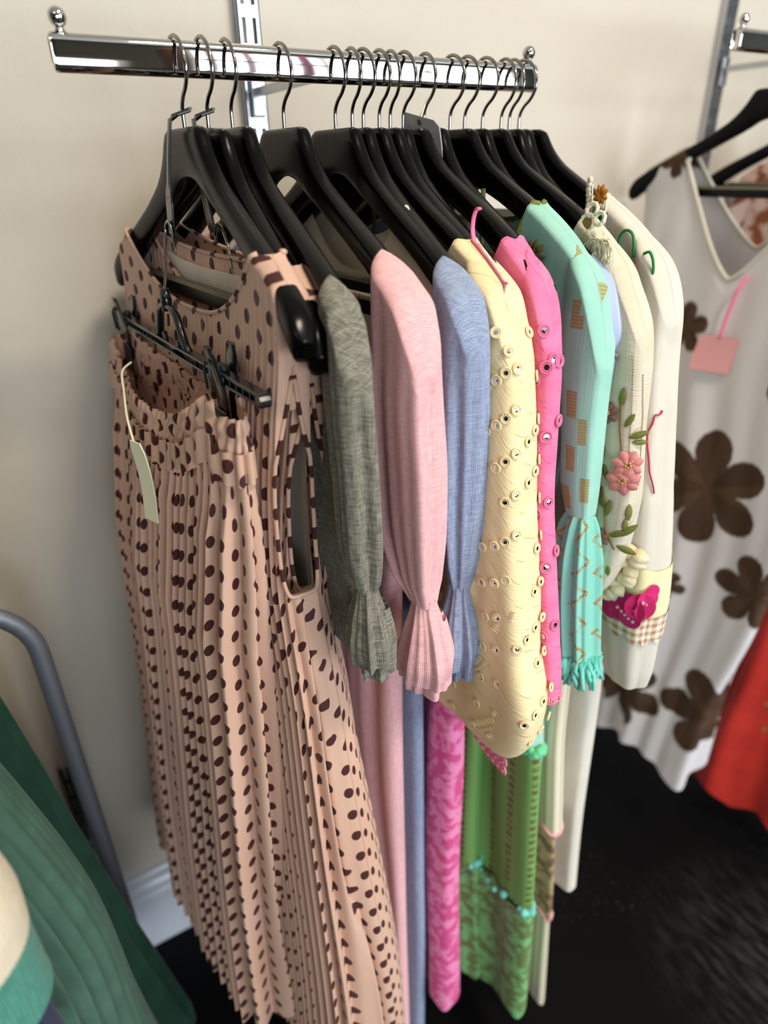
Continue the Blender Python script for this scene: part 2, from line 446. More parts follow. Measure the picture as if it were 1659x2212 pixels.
class Shell:
    """a hanging tube of cloth.  lat = distance towards the room from the rail (local -Y), x = along the rail.
    rows: (z, centre_lat, half_lat, centre_x, half_x, fold_amp)"""
    def __init__(s, rows, ztop, zbot, nu=160, nv=60, k=(7, 12, 19), seed=1, sq=2.4, cap=.0, capfn=None, pleat=0, drift=.0, sharp=0, kz=0, push=None, uvs=1.0, phase=0.0, tgrow=1.0, curve=None, foldw=1.0, ublend=None):
        s.ublend = ublend
        s.foldw = foldw
        s.curve = CURVE if curve is None else curve; s.warp = .006
        s.rows, s.zt, s.zb, s.nu, s.nv = rows, ztop, zbot, nu, nv
        r = random.Random(seed); s.k = k; s.ph = [r.uniform(0, 6.28) for _ in range(12)]
        s.sq, s.cap, s.capfn, s.pleat, s.drift, s.sharp, s.kz, s.push, s.uvs = sq, cap, capfn, pleat, drift, sharp, kz, push, uvs
        s.phase = phase; s.tgrow = tgrow
        # uniform-arc parametrisation of the base curve of a typical row
        _, hl, _, hx, _ = interp(rows, rows[len(rows) // 2][0])
        N = 720; pts = [s.base(2 * pi * i / N, hl, hx) for i in range(N + 1)]
        acc = [0]
        for a, b in zip(pts, pts[1:]): acc.append(acc[-1] + sqrt((a[0] - b[0])**2 + (a[1] - b[1])**2))
        s.tot = acc[-1]; s.th = []
        j = 0
        for i in range(nu):
            t = acc[-1] * i / nu
            while acc[j + 1] < t: j += 1
            f = (t - acc[j]) / max(acc[j + 1] - acc[j], 1e-9)
            s.th.append(2 * pi * (j + f) / N)
    def base(s, th, hl, hx):
        c, q = cos(th), sin(th); e = 2 / s.sq
        return (hl * math.copysign(abs(c)**e, c), hx * math.copysign(abs(q)**e, q))
    def fold(s, a, z):
        """a in turns 0..1 around"""
        p = s.ph
        aa = a + s.drift * z + .010 * sin(9 * z + p[0])
        if s.pleat:
            aa = a
            w = aa + s.warp * sin(2 * pi * 5 * aa + p[1]) + .003 * sin(2 * pi * 13 * aa + p[2]) 
            f = (w * s.pleat) % 1.0
            tri = (f / .78 if f < .78 else (1 - f) / .22)
            tri = tri * tri * (3 - 2 * tri)
            env = .75 + .35 * sin(2 * pi * 7 * aa + p[4] + 1.0 * z)
            big = .9 * sin(2 * pi * s.k[0] * aa + p[5] + .5 * z)
            return (tri * 2 - 1) * env + big * s.sharp
        v = 0; W = (1, .6, .35)
        for i, kk in enumerate(s.k):
            x = sin(2 * pi * kk * (aa + .013 * sin(2 * pi * 2 * aa + p[6])) + p[i] + s.kz * sin(6 * z + p[i + 7]))
            v += W[i] * (x if not s.sharp else math.copysign(abs(x)**s.sharp, x))
        return v / 1.5
    def point(s, th, t, a=None):
        if a is None: a = th / (2 * pi)
        zt = s.zt(th) if callable(s.zt) else s.zt
        zb = s.zb(th) if callable(s.zb) else s.zb
        z = zt + (zb - zt) * t
        cl, hl, cx, hx, amp = interp(s.rows, z)
        if s.cap:
            dz = zt - z; cf = 1.0 if s.capfn is None else s.capfn(th)
            g = sqrt(max(0, 1 - (1 - min(1, (dz + 1e-5) / s.cap))**2))
            g = 1 - cf + cf * max(g, .0)
            hx2 = hx * (g if g > .02 else .02); amp = amp * min(1, .15 + dz / (s.cap * 2))
            if s.capfn is None: hl = hl * (.35 + .65 * g)
            hx = hx2
        if s.pleat: th += (.055 * sin(7 * z + s.ph[0]) + .02 * sin(2 * th + 5 * z)) * min(max((-.3 - z) / .3, 0), 1)
        l, x = s.base(th, hl, hx)
        # outward normal of the base curve
        e = 1e-3; l2, x2 = s.base(th + e, hl, hx); l1, x1 = s.base(th - e, hl, hx)
        tl, tx = l2 - l1, x2 - x1; m = sqrt(tl * tl + tx * tx) + 1e-12
        nl, nx = tx / m, -tl / m
        if nl * l + nx * x < 0: nl, nx = -nl, -nx
        d = amp * s.fold(a, z)
        l = cl + l + nl * d; x = cx + x + nx * d
        x -= s.curve * l * l
        return Vector((x, -l, z))
    def build(s, name, mat, parent=None, tip=0, solid=0, extra=None, uvref=.6, subd=0):
        b = B(); P = []
        for i in range(s.nv + 1):
            t = (i / s.nv)**s.tgrow
            P.append([s.point(s.th[j], t, j / s.nu) for j in range(s.nu)])
        ref = P[int(s.nv * uvref)]; acc = [0]
        rz = sum(p.z for p in ref) / s.nu; _, hl, _, hx, _ = interp(s.rows, rz)
        bp = [s.base(th, hl, hx) for th in s.th]
        for j in range(s.nu):
            q = (j + 1) % s.nu; fl = (ref[j] - ref[q]).length; bl = sqrt((bp[j][0] - bp[q][0])**2 + (bp[j][1] - bp[q][1])**2)
            acc.append(acc[-1] + fl * s.foldw + bl * (1 - s.foldw))
        A = [0]; 
        for j in range(s.nu):
            q = (j + 1) % s.nu; A.append(A[-1] + sqrt((bp[j][0] - bp[q][0])**2 + (bp[j][1] - bp[q][1])**2))
        ja = int(s.nu * .93); UV = []; seam = {}
        vl = [P[-1][j].z for j in range(s.nu)]; V = [None] * (s.nv + 1)
        for i in range(s.nv, -1, -1):
            if i < s.nv: vl = [P[i][j].z if s.pleat else vl[j] + (P[i][j] - P[i + 1][j]).length for j in range(s.nu)]
            V[i] = vl
        jb = ja - s.nu // 2
        for i in range(s.nv + 1):
            row = []
            for j in range(s.nu):
                z = P[i][j].z; q = 1
                if s.ublend:
                    q = min(max((s.ublend[0] - z) / (s.ublend[0] - s.ublend[1]), 0), 1); q = q * q * (3 - 2 * q)
                tq = A[-1] * (1 - q) + acc[-1] * q
                ua = (A[j] - A[ja]) * (1 - q) + (acc[j] - acc[ja]) * q
                if j < jb: ua += tq
                if j == jb: seam[i * s.nu + jb] = tq * s.uvs
                row.append(((ua + s.phase) * s.uvs, V[i][j] * s.uvs))
            UV.append(row)
        b.grid(P, closed_u=True, UV=UV); b.seam = seam; b.last = set(i * s.nu + jb - 1 for i in range(s.nv + 1))
        s.P = P
        if s.cap:   # close the fold that lies over the hanger
            for j in range(1, s.nu // 2):
                q = s.nu - j; ok = lambda a: (1.0 if s.capfn is None else s.capfn(s.th[a])) > .6
                if j + 1 < q - 1 and ok(j) and ok(j + 1) and ok(q) and ok(q - 1): b.f.append((j, q, q - 1, j + 1))
        if tip:   # close the bottom softly
            c = sum(P[-1], Vector()) / s.nu; o = len(b.v)
            b.add([c + Vector((0, 0, -tip))], [], [(0, 0)])
            base = s.nv * s.nu
            for j in range(s.nu): b.f.append((base + j, base + (j + 1) % s.nu, o))
        return b.obj(name, mat, parent, solid=solid, subd=subd)
    def tz(s, th, z):
        zt = s.zt(th) if callable(s.zt) else s.zt; zb = s.zb(th) if callable(s.zb) else s.zb
        return min(max((zt - z) / (zt - zb), .01), .985)
    def frame(s, th, t):
        """point, down direction, sideways direction and outward normal on the cloth"""
        P = s.point(th, t); e = 2e-2
        D = (s.point(th, min(t + e, 1)) - s.point(th, t - e)).normalized()
        S = (s.point(th + e * 2, t) - s.point(th - e * 2, t)).normalized()
        N = D.cross(S).normalized()
        cl, hl, cx, hx, amp = interp(s.rows, P.z)
        if N.dot(P - Vector((cx - s.curve * cl * cl, -cl, P.z))) < 0: N = -N
        S = N.cross(D).normalized()
        return P, D, S, N
    def edge(s, name, mat, parent, r=.0012, t=0.0, drop=0.0, sel=None, bump=0):
        b = B(); pts = []
        for j in range(s.nu):
            if sel and not sel(s.th[j]): continue
            pts.append(s.point(s.th[j], t, j / s.nu) + Vector((0, 0, -drop)))
        if bump: R = [r * (1 + bump * abs(sin(j * 1.3))) for j in range(len(pts))]
        else: R = r
        b.tube(pts, R, 6, closed=(sel is None))
        return b.obj(name, mat, parent)

# ------------------------------------------------------------------ the room
def build_room():
    X0, X1, Y0, Y1, H = -3.2, 5.0, -3.2, WALL_Y, 2.75
    def quad(name, pts, mat):
        b = B(); b.add(pts, [(0, 1, 2, 3)]); return structure(b.obj(name, mat, smooth=False))
    def slab(name, lo, hi, mat):
        b = B(); b.box([(l + h) / 2 for l, h in zip(lo, hi)], [(h - l) / 2 for l, h in zip(lo, hi)]); return structure(b.obj(name, mat, smooth=False))
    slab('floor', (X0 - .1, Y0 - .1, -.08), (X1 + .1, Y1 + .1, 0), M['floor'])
    slab('ceiling', (X0 - .1, Y0 - .1, H), (X1 + .1, Y1 + .1, H + .08), M['ceiling'])
    slab('wall_back', (X0 - .1, Y1, 0), (X1 + .1, Y1 + .1, H), M['wall'])
    slab('wall_left', (X0 - .1, Y0 - .1, 0), (X0, Y1, H), M['shopwall'])
    slab('wall_right', (X1, Y0 - .1, 0), (X1 + .1, Y1, H), M['shopwall'])
    # shop-front wall behind the photographer, with one wide window
    wx0, wx1, wz0, wz1 = 1.35, 3.7, .45, 2.35
    b = B()
    lx0, lx1, lz0, lz1 = -1.3, .95, .25, 1.5  # low opening added for frontal fill, set below what the rail reflects
    for lo, hi in (((X0, 0), (lx0, H)), ((lx1, 0), (wx0, H)), ((lx0, 0), (lx1, lz0)), ((lx0, lz1), (lx1, H)), ((wx1, 0), (X1, H)), ((wx0, 0), (wx1, wz0)), ((wx0, wz1), (wx1, H))):
        b.box(((lo[0] + hi[0]) / 2, Y0 - .05, (lo[1] + hi[1]) / 2), ((hi[0] - lo[0]) / 2, .05, (hi[1] - lo[1]) / 2))
    structure(b.obj('wall_front', M['shopwall'], smooth=False))
    f = B()
    for x in (wx0, wx0 + (wx1 - wx0) * .36, wx0 + (wx1 - wx0) * .68, wx1): f.box((x, Y0 - .03, (wz0 + wz1) / 2), (.035, .045, (wz1 - wz0) / 2))
    for z in (wz0, wz1, wz0 + (wz1 - wz0) * .72): f.box(((wx0 + wx1) / 2, Y0 - .03, z), ((wx1 - wx0) / 2, .04, .03))
    structure(f.obj('window_1', M['frame'], smooth=False))
    f = B()
    for x in (lx0, (lx0 + lx1) / 2, lx1): f.box((x, Y0 - .03, (lz0 + lz1) / 2), (.035, .045, (lz1 - lz0) / 2))
    for z in (lz0, lz1): f.box(((lx0 + lx1) / 2, Y0 - .03, z), ((lx1 - lx0) / 2, .04, .03))
    structure(f.obj('added_fill_window', M['frame'], smooth=False))  # frame of the added, unseen fill opening
    # skirting board with a moulded top
    prof = [(0, 0), (.019, 0), (.019, .132), (.016, .138), (.0155, .146), (.022, .151), (.0225, .163), (.018, .170), (.010, .176), (.007, .182), (0, .184)]
    b = B(); P = [[(x, WALL_Y - d, z) for d, z in prof] for x in (-3.2, 5.0)]
    b.grid(P); structure(b.obj('baseboard_back', M['skirting'], smooth=False))
    return (wx0, wx1, wz0, wz1, Y0)
WIN = build_room()

# ------------------------------------------------------------------ wall uprights and rails
def slotted_upright(x, z0, z1, label, w=.026, d=.013):
    b = B(); yf = WALL_Y - d
    cols = [0, .0045, .0095, .0165, .0215, .026]
    b.box((x - w / 2 + .0008, WALL_Y - d / 2, (z0 + z1) / 2), (.0008, d / 2, (z1 - z0) / 2))
    b.box((x + w / 2 - .0008, WALL_Y - d / 2, (z0 + z1) / 2), (.0008, d / 2, (z1 - z0) / 2))
    for a, c in ((0, .0045), (.0095, .0165), (.0215, .026)):
        b.box((x - w / 2 + (a + c) / 2, yf + .0008, (z0 + z1) / 2), ((c - a) / 2, .0008, (z1 - z0) / 2))
    z = z0
    while z < z1:
        zz = min(z + .011, z1)
        for a, c in ((.0045, .0095), (.0165, .0215)):
            b.box((x - w / 2 + (a + c) / 2, yf + .0008, (z + zz) / 2), ((c - a) / 2, .0008, (zz - z) / 2))
        z += .035
    o = b.obj('slotted_upright', M['steel'], smooth=False)
    return tag(o, label, 'wall upright', 'slotted steel uprights on the wall')
slotted_upright(.327, .19, 2.55, 'slotted steel upright on the wall behind the dotted dresses')
slotted_upright(1.150, .19, 2.55, 'slotted steel upright on the wall beside the white flowered dress')
slotted_upright(-.066, .0, EYE - .78, 'low slotted steel upright standing before the skirting board')

def make_rail(x0, x1, y, ztop, label, bracket_x, h=.0242, th=.0125, balls=(1, 1)):
    t = thing('display_rail', label, 'clothes rail', ((x0 + x1) / 2, y, EYE + ztop - h))
    b = B(); L = (x1 - x0) / 2; n = 40
    def section(f):
        out = []
        fl = h * .26
        for k in range(n):
            a = 2 * pi * (k + .5) / n
            zz = (fl if sin(a) > 0 else -fl) + (h / 2 - fl) * sin(a)
            out.append((th / 2 * f * math.copysign(abs(cos(a))**.9, cos(a)), h / 2 + zz * f))
        return out
    P = []
    for x, f in ((-L, .86), (-L + .0012, 1), (-L + .003, 1), (-L + .006, 1), (0, 1), (L - .006, 1), (L - .003, 1), (L - .0012, 1), (L, .86)):
        P.append([(x, yy, zz) for yy, zz in section(f)])
    b.grid(P, closed_u=True)
    b.f.append(tuple(range(n))); b.f.append(tuple(8 * n + k for k in range(n))[::-1])
    b.obj('tube', M['chrome'], t)
    for sgn, on in zip((-1, 1), balls):
        if not on: continue
        q = B(); xx = sgn * (L - .0085)
        q.tube([(xx, 0, h - .001), (xx, 0, h + .0015), (xx, 0, h + .003)], [.0042, .0034, .0026], 12)
        q.sphere((xx, 0, h + .0085), .0063, nu=18, nv=12)
        q.obj('ball_stop', M['chrome'], t)
    q = B(); bx = bracket_x - (x0 + x1) / 2
    q.box((bx, (WALL_Y - .013 - y + th / 2) / 2, h * .6), (.003, (WALL_Y - .013 - y - th / 2) / 2, .0045))
    q.box((bx, WALL_Y - .017 - y, h * .45), (.007, .004, .02))
    q.obj('bracket', M['steel'], t, smooth=False, bevel=.001)
    return t
RT = .0867
make_rail(.084, .5265, RAIL_Y, RT, 'chrome rail holding the long row of hanging garments', .327)
make_rail(.868, 1.62, .62, .1415, 'second chrome rail at the right holding the white flowered dress', 1.150)

# ------------------------------------------------------------------ hangers
def hanger_meshes():
    b = B(); ls = []
    pos = [0, .008, .016, .024, .029, .0315, .034, .036, .038, .041, .045, .05, .057, .066, .08, .1, .12, .14, .16, .175, .188, .197, .203, .207, .2095, .2105]
    ls = [-p for p in reversed(pos[1:])] + pos
    n = 20; P = []
    for l in ls:
        a = abs(l); top = tab(ARM_TOP, l) + hump(l); bot = tab(ARM_BOT, l) + hump(l)
        hx = .0068 + .0035 * max(0, (a - .03) / .18)**1.2
        bx = -CURVE * l * l
        f = 1.0
        if a > .2: f = sqrt(max(.02, 1 - ((a - .2) / .0107)**2)); 
        zc = (top + bot) / 2; hz = (top - bot) / 2 * (f if a > .2 else 1)
        if a > .2: zc -= .001
        ring = []
        for k in range(n):
            an = 2 * pi * k / n; e = 2 / 3.6
            c, s_ = cos(an), sin(an)
            ring.append((bx + hx * (f if a > .2 else 1) * math.copysign(abs(c)**e, c), -l, zc + hz * math.copysign(abs(s_)**e, s_)))
        P.append(ring)
    b.grid(P, closed_u=True)
    m = len(ls)
    b.f.append(tuple(range(n))); b.f.append(tuple((m - 1) * n + k for k in range(n))[::-1])
    body = b
    # recessed web bars under the head (the cast ribs seen behind the crotch)
    hk = B()
    path = [(0, .024), (0, .036), (.001, .044), (.006, .0505), (.013, .0555), (.0185, .0625), (.0198, .070), (.0172, .0785), (.011, .0855), (.003, .0888), (-.005, .0882), (-.0125, .084), (-.0165, .0775), (-.0172, .071), (-.0155, .0665)]
    # refine with catmull
    pts = []
    for i in range(len(path) - 1):
        p0 = path[max(i - 1, 0)]; p1 = path[i]; p2 = path[i + 1]; p3 = path[min(i + 2, len(path) - 1)]
        for q in range(3):
            t = q / 3
            pts.append(tuple(.5 * ((2 * p1[k]) + (-p0[k] + p2[k]) * t + (2 * p0[k] - 5 * p1[k] + 4 * p2[k] - p3[k]) * t * t + (-p0[k] + 3 * p1[k] - 3 * p2[k] + p3[k]) * t**3) for k in (0, 1)))
    pts.append(path[-1])
    hk.tube([(0, -l, z) for l, z in pts], .00155, 10)
    hk.sphere((0, .0155, .0665), .0019)
    bar = B()
    bar.box((0, 0, -.0985), (.0032, .183, .0062))
    for sg in (-1, 1): bar.box((0, sg * .181, -.1), (.0036, .008, .008))
    rib = B()
    k = -.172
    while k < .172:
        rib.box((0, k, -.0915), (.0036, .0011, .0016)); k += .0034
    rib.box((0, 0, -.0930), (.0034, .173, .0006))
    return body, hk, bar, rib
hb = hanger_meshes()
def first_hanger(name='coat_hanger'):
    t = thing(name, 'x', 'coat hanger')
    hb[0].obj('body', M['black'], t)
    hb[1].obj('hook', M['wire'], t)
    br = hb[2].obj('trouser_bar', M['bar'], t, smooth=False, bevel=.001)
    hb[3].obj('grip_strip', M['grip'], br, smooth=False)
    return t
def copy_tree(o, parent=None):
    c = o.copy(); COL.objects.link(c)
    if parent: c.parent = parent
    for ch in list(o.children): copy_tree(ch, c)
    return c
#         x      yaw   lift   label
HG = [(.1702, .000, .000, 'black coat hanger at the open end of the rail, inside the front dotted dress'),
      (.1888, -.020, .065, 'black coat hanger second from the open end of the rail, inside the rear dotted dress'),
      (.2095, -.040, .000, 'black coat hanger holding the grey linen blouse'),
      (.2547, .000, .000, 'black coat hanger holding the pink linen dress'),
      (.3032, -.015, .000, 'black coat hanger holding the blue linen dress'),
      (.3199, -.110, -.003, 'black coat hanger tucked between the blue linen dress and the cream blouse'),
      (.3310, .020, .001, 'black coat hanger holding the cream embroidered blouse'),
      (.3475, -.052, -.002, 'black coat hanger holding the magenta printed dress with pink lace edge'),
      (.3590, -.135, -.001, 'black coat hanger squeezed just before the hot pink top'),
      (.3730, -.02, .000, 'black coat hanger holding the hot pink mirror-stitched top'),
      (.3960, -.095, -.010, 'black coat hanger with the grey swing tag tied to its hook'),
      (.4256, .000, .003, 'black coat hanger holding the mint voile dress'),
      (.4430, -.02, -.002, 'black coat hanger holding the powder blue top'),
      (.4647, .000, .000, 'black coat hanger holding the cream dress with rose embroidery'),
      (.4880, -.11, .001, 'black coat hanger directly behind the rose embroidered dress'),
      (.4985, -.14, .003, 'black coat hanger second from the far end of the rail'),
      (.5110, .000, .007, 'black coat hanger at the far end of the rail, holding the white embroidered dress')]
proto = first_hanger()
BUMP = .0145
hb = hanger_meshes(); proto2 = first_hanger()
BUMP = .004
HANG = []
for i, (x, yaw, lift, lab) in enumerate(HG):
    src = proto2 if i in (9, 11, 13, 16) else proto
    o = src if i in (0, 9) else copy_tree(src)
    o.location = (x, RAIL_Y, EYE + 0); o.rotation_euler = (0, 0, yaw)
    # the hook rests on the rail: a low head simply swings, so only the tilt changes
    o.rotation_euler = (lift, 0, yaw + .075)
    o['label'] = lab; o['group'] = 'black coat hangers on the long rail'
    HANG.append(o)
# hanger of the second rail
hr = copy_tree(proto); hr.location = (.985, .62, EYE + .1415 - RT); hr.rotation_euler = (0, 0, .03)
hr['label'] = 'black coat hanger on the second rail, holding the white flowered dress'; hr['group'] = 'black coat hangers on the second rail'
hr3 = copy_tree(proto); hr3.location = (1.165, .62, EYE + .1415 - RT); hr3.rotation_euler = (0, 0, .0)
hr3['label'] = 'black coat hanger on the second rail, behind the white flowered dress, holding the red dress'; hr3['group'] = 'black coat hangers on the second rail'
hr2 = copy_tree(proto); hr2.location = (1.26, .62, EYE + .1415 - RT); hr2.rotation_euler = (0, 0, -.03)
hr2['label'] = 'black coat hanger on the second rail, holding the rust printed blouse'; hr2['group'] = 'black coat hangers on the second rail'

def garment(name, label, cat, x, yaw=0, group=None, y=RAIL_Y, dz=0):
    return thing(name, label, cat, (x, y, EYE + dz), yaw + .075, group)

def half(th):           # 0 at the near end (theta=0) .. 1 at the far end
    a = (th + pi) % (2 * pi) - pi
    return a

# ------------------------------------------------------------------ polka-dot dress (two of them) and skirt
def neck_top(nw, nf, nb, hl, arm=0.0, armz=-.3, p=4, sh=.0, sq=4.0, pw=2.6):
    """top edge: scooped neck (front = -x side, theta<0), shoulders on the hanger, optional armholes at both ends"""
    if sq == 4.0 and hl >= .185 and not arm: hl = .206
    def f(th):
        a = half(th); c = cos(th); front = sin(th) < 0
        l = hl * math.copysign(abs(c)**(2 / sq), c)
        z = drape(l) + sh
        u = abs(l) / nw
        if u < 1:
            d = nf if front else nb
            zed = shoulder(nw) + sh
            z = zed - d * (1 - u**pw)
        if arm:
            aa = min(abs(a), pi - abs(a))     # angle from either end
            if aa < arm:
                w = (aa / arm)**p
                z = min(z, armz + (z - armz) * w)
        return z
    return f

def dotted_dress(name, label, x, yaw, dz, seed, near=0.0):
    t = garment(name, label, 'dress', x, yaw, dz=dz)
    hl0 = .196; SQ = 4.0
    rows = [(0.0, .0, hl0, 0, .0145, 0), (-.06, 0, hl0, 0, .0145, .0002), (-.11, 0, .194, 0, .016, .0006), (-.16, .0, .187, -.003, .020, .0009),
            (-.22, .0, .180, -.006, .024, .0013), (-.30, .003, .176, -.008, .028, .0022), (-.42, .008, .190, -.004, .034, .0042), (-.60, .012, .210, .0, .046, .006), (-.80, .018, .232, .002, .058, .0075), (-1.0, .020, .245, 0, .066, .008)]
    top = neck_top(.148, .056, .016, hl0, arm=.60, armz=-.305, p=4.2, sq=SQ)
    def capf(th):
        l = abs(hl0 * abs(cos(th))**(2 / SQ))
        a = half(th); aa = min(abs(a), pi - abs(a))
        return max(0., min(1., (l - .146) / .006)) * max(0., min(1., (aa - .50) / .06))
    sh = Shell(rows, top, lambda th: -.985 + .02 * sin(3 * th), nu=1000, nv=110, k=(6, 9, 15), seed=seed, sq=SQ, pleat=84, sharp=.7, drift=.02, cap=.005, capfn=capf, phase=seed * .011, tgrow=1.3, ublend=(-.14, -.50))
    sh.build('dress_body', M['dots'], t, uvref=.46)
    sh2 = Shell([r[:5] + (0,) for r in rows], top, lambda th: -.985, nu=480, nv=10, k=(6, 9, 15), seed=seed, sq=SQ, pleat=0, cap=.005, capfn=capf)
    def onedge(th):
        a = half(th); aa = min(abs(a), pi - abs(a)); l = hl0 * abs(cos(th))**(2 / SQ)
        return aa, l
    for nm, sel in (('neck_binding', lambda th: onedge(th)[1] < .149 and sin(th) < 0), ('back_neck_binding', lambda th: onedge(th)[1] < .149 and sin(th) > 0)):
        sh2.edge(nm, M['dots'], t, r=.0019, sel=sel)
    for sg in (1, -1):
        b = B(); pts = []
        for k in range(61):
            a = -.56 + 1.12 * k / 60; th = a if sg > 0 else pi + a
            pts.append(sh2.point(th, 0))
        b.tube(pts, .0019, 6); b.obj('armhole_binding', M['dots'], t)
    rin = [(r[0], r[1], r[2] - (.003 if r[0] > -.2 else .009), r[3], r[4] * (.82 if r[0] > -.35 else .6), .0010) for r in rows]
    def ltop(th):
        aa, l = onedge(th)
        return top(th) - (.003 if aa < .6 else .012)
    sh3 = Shell(rin, ltop, lambda th: -.44, nu=240, nv=30, k=(5, 8, 13), seed=seed + 5, sq=SQ)
    sh3.build('lining', M['lining'], t)
    return t, sh
d1, s1 = dotted_dress('polka_dot_dress', 'front blush dress with dark brown dots, its hanger end poking from the open armhole', .1702, .0, 0, 3)
d2, s2 = dotted_dress('polka_dot_dress', 'rear blush dotted dress, squeezed between the front dotted dress and the grey blouse', .1905, -.02, 0, 9); d2.rotation_euler.x = .06

def dotted_skirt():
    t = thing('polka_dot_skirt', 'pleated blush skirt with dark brown dots and ruched waist, clipped to the small clip hanger', 'skirt', (.134, RAIL_Y, EYE + .006), .06)
    ZC = -.150
    def top(th):
        c = cos(th); l = .166 * math.copysign(abs(c)**(.8), c); front = sin(th) < 0
        u = min(1, abs(l + .01) / .135)
        sag = .040 if front else .016
        return ZC - sag * (1 - u**2.2) - (.010 if abs(l) > .14 else 0)
    rows = [(-.10, .002, .166, -.008, .013, .0), (-.15, .002, .168, -.010, .015, .0016), (-.185, .002, .168, -.012, .018, .0018), (-.215, .002, .168, -.013, .020, .002),
            (-.26, .0, .170, -.015, .026, .006), (-.36, -.008, .170, -.020, .036, .0085), (-.6, -.02, .178, -.026, .046, .010), (-.80, -.03, .186, -.034, .054, .0105), (-.95, -.035, .194, -.040, .060, .011)]
    # waistband (ruched), seam ruffle and pleated body
    wr = [(r[0], r[1], r[2], r[3], r[4], .0024) for r in rows]
    class W(Shell):
        def fold(s, a, z):
            w = a + .004 * sin(2 * pi * 11 * a + 1) + .0015 * sin(60 * z + 40 * a)
            f = abs(sin(pi * 62 * w)); band = .55 + .45 * cos((z) * 2 * pi / .013)
            return (f**.6 * 2 - 1) * (.5 + .7 * abs(band)) + .8 * sin(2 * pi * 5 * a + 9 * z)
    w = W(wr, top, lambda th: top(th) - .026, nu=900, nv=22, sq=2.6, curve=0, seed=4)
    wo = w.build('waistband', M['dots'], t, uvref=.5)
    class Ru(Shell):
        def fold(s, a, z):
            f = abs(sin(pi * 46 * (a + .005 * sin(2 * pi * 7 * a)))); 
            return (f**.7 * 2 - 1) * 1.6 + .8 * sin(2 * pi * 5 * a + 9 * z)
    r2 = [(r[0], r[1], r[2] + .001, r[3], r[4] + .0015, .0022) for r in rows]
    ru = Ru(r2, lambda th: top(th) - .024, lambda th: top(th) - .050, nu=700, nv=14, sq=2.6, curve=0, seed=4)
    ru.build('gathered_yoke', M['dots'], t, uvref=.9)
    body = Shell(rows, lambda th: top(th) - .049, lambda th: -.930 + .012 * sin(4 * th + 1) + .010 * cos(th), nu=1100, nv=110, k=(5, 9, 14), seed=11, sq=2.6, curve=0, foldw=1.0, pleat=46, sharp=.4, drift=.0, phase=.007)
    body.warp = .005
    body.build('pleated_body', M['dots'], t, uvref=.6)
    # inside band so the open waist shows cloth behind
    return t, top
sk, sktop = dotted_skirt()

def clip_hanger():
    t = thing('clip_hanger', 'small black plastic clip hanger carrying the dotted skirt, hung from the front coat hanger', 'skirt hanger', (.134, RAIL_Y, EYE + .006), .06)
    Z = -.140
    b = B()
    b.box((0, .005, Z), (.0045, .190, .0012)); b.box((0, .005, Z - .007), (.0045, .190, .0012)); b.box((.0022, .005, Z - .0035), (.0012, .190, .0040))
    for yy in (-.185, .195): b.tube([(-.0045, yy, Z - .0045), (.0045, yy, Z - .0045)], .0048, 10)
    k = -.17
    while k < .19:
        if abs(k) > .05: b.box((-.002, k, Z - .0035), (.0018, .0006, .0035))
        k += .012
    b.obj('crossbar', M['clipblack'], t, smooth=False, bevel=.0006)
    # loop in the middle of the bar
    q = B()
    loop = [(.045, Z - .002), (.034, Z + .004), (.027, Z + .016), (.022, Z + .026), (.012, Z + .031), (0, Z + .0325), (-.012, Z + .031), (-.022, Z + .026), (-.027, Z + .016), (-.034, Z + .004), (-.045, Z - .002)]
    q.tube([(0, y, z) for y, z in loop], .0036, 8, flat=.8)
    q.tube([(0, .022, Z + .006), (0, .018, Z - .001), (0, 0, Z - .004), (0, -.018, Z - .001), (0, -.022, Z + .006)], .0026, 8)
    q.tube([(0, 0, Z + .028), (0, 0, Z + .046)], [.0052, .0042], 10)
    q.obj('centre_loop', M['clipblack'], t)
    h = B()
    pts = [(0, 0, Z + .044), (.003, .001, -.085), (.007, .003, -.065), (.010, .005, -.052), (.011, .004, -.046), (.0115, -.001, -.0425), (.0115, -.006, -.0445), (.0115, -.009, -.052), (.0112, -.0105, -.060), (.011, -.0112, -.066)]
    h.tube(smooth(pts), .00135, 8); h.obj('hook', M['wire'], t)
    for yy, nm in ((-.115, 1), (.150, -1)):
        c = B()
        # two jaws: rounded ears above, tapering grip plates below
        for sx in (-1, 1):
            P = []
            for i in range(9):
                f = i / 8; z = Z + .020 - .062 * f
                w = .0125 * (sqrt(max(0.05, 1 - ((.22 - f) / .24)**2)) if f < .22 else 1) if f < .5 else .0125 - .003 * (f - .5)
                xx = sx * (.0095 - .0062 * min(1, f / .62))
                P.append([(xx + sx * .0015 * k2, yy + w * k1, z) for k1, k2 in ((-1, 0), (-.6, 1), (.6, 1), (1, 0), (.6, -1), (-.6, -1))])
            c.grid(P, closed_u=True)
            o = len(c.v) - 54
            c.f.append(tuple(o + k for k in range(6))); c.f.append(tuple(o + 48 + k for k in range(6))[::-1])
        jo = c.obj('clip', M['clipblack'], t, bevel=.0008)
        sp = B()
        sp.tube([(-.0115, yy - .0055, Z - .012), (-.0125, yy - .0055, Z + .004), (-.0105, yy - .003, Z + .010), (-.0105, yy + .003, Z + .010), (-.0125, yy + .0055, Z + .004), (-.0115, yy + .0055, Z - .012)], .0011, 6)
        sp.tube([(0, yy - .006, Z + .003), (0, yy + .006, Z + .003)], .0035, 8)
        sp.obj('spring', M['clipface'], jo)
        pl = B(); pl.box((-.0062, yy, Z - .043), (.0008, .0125, .015)); pl.obj('grip_plate', M['clipface'], jo, smooth=False, bevel=.0008)
    # connector strap looping over the coat hanger's hook
    return t
clip_hanger()
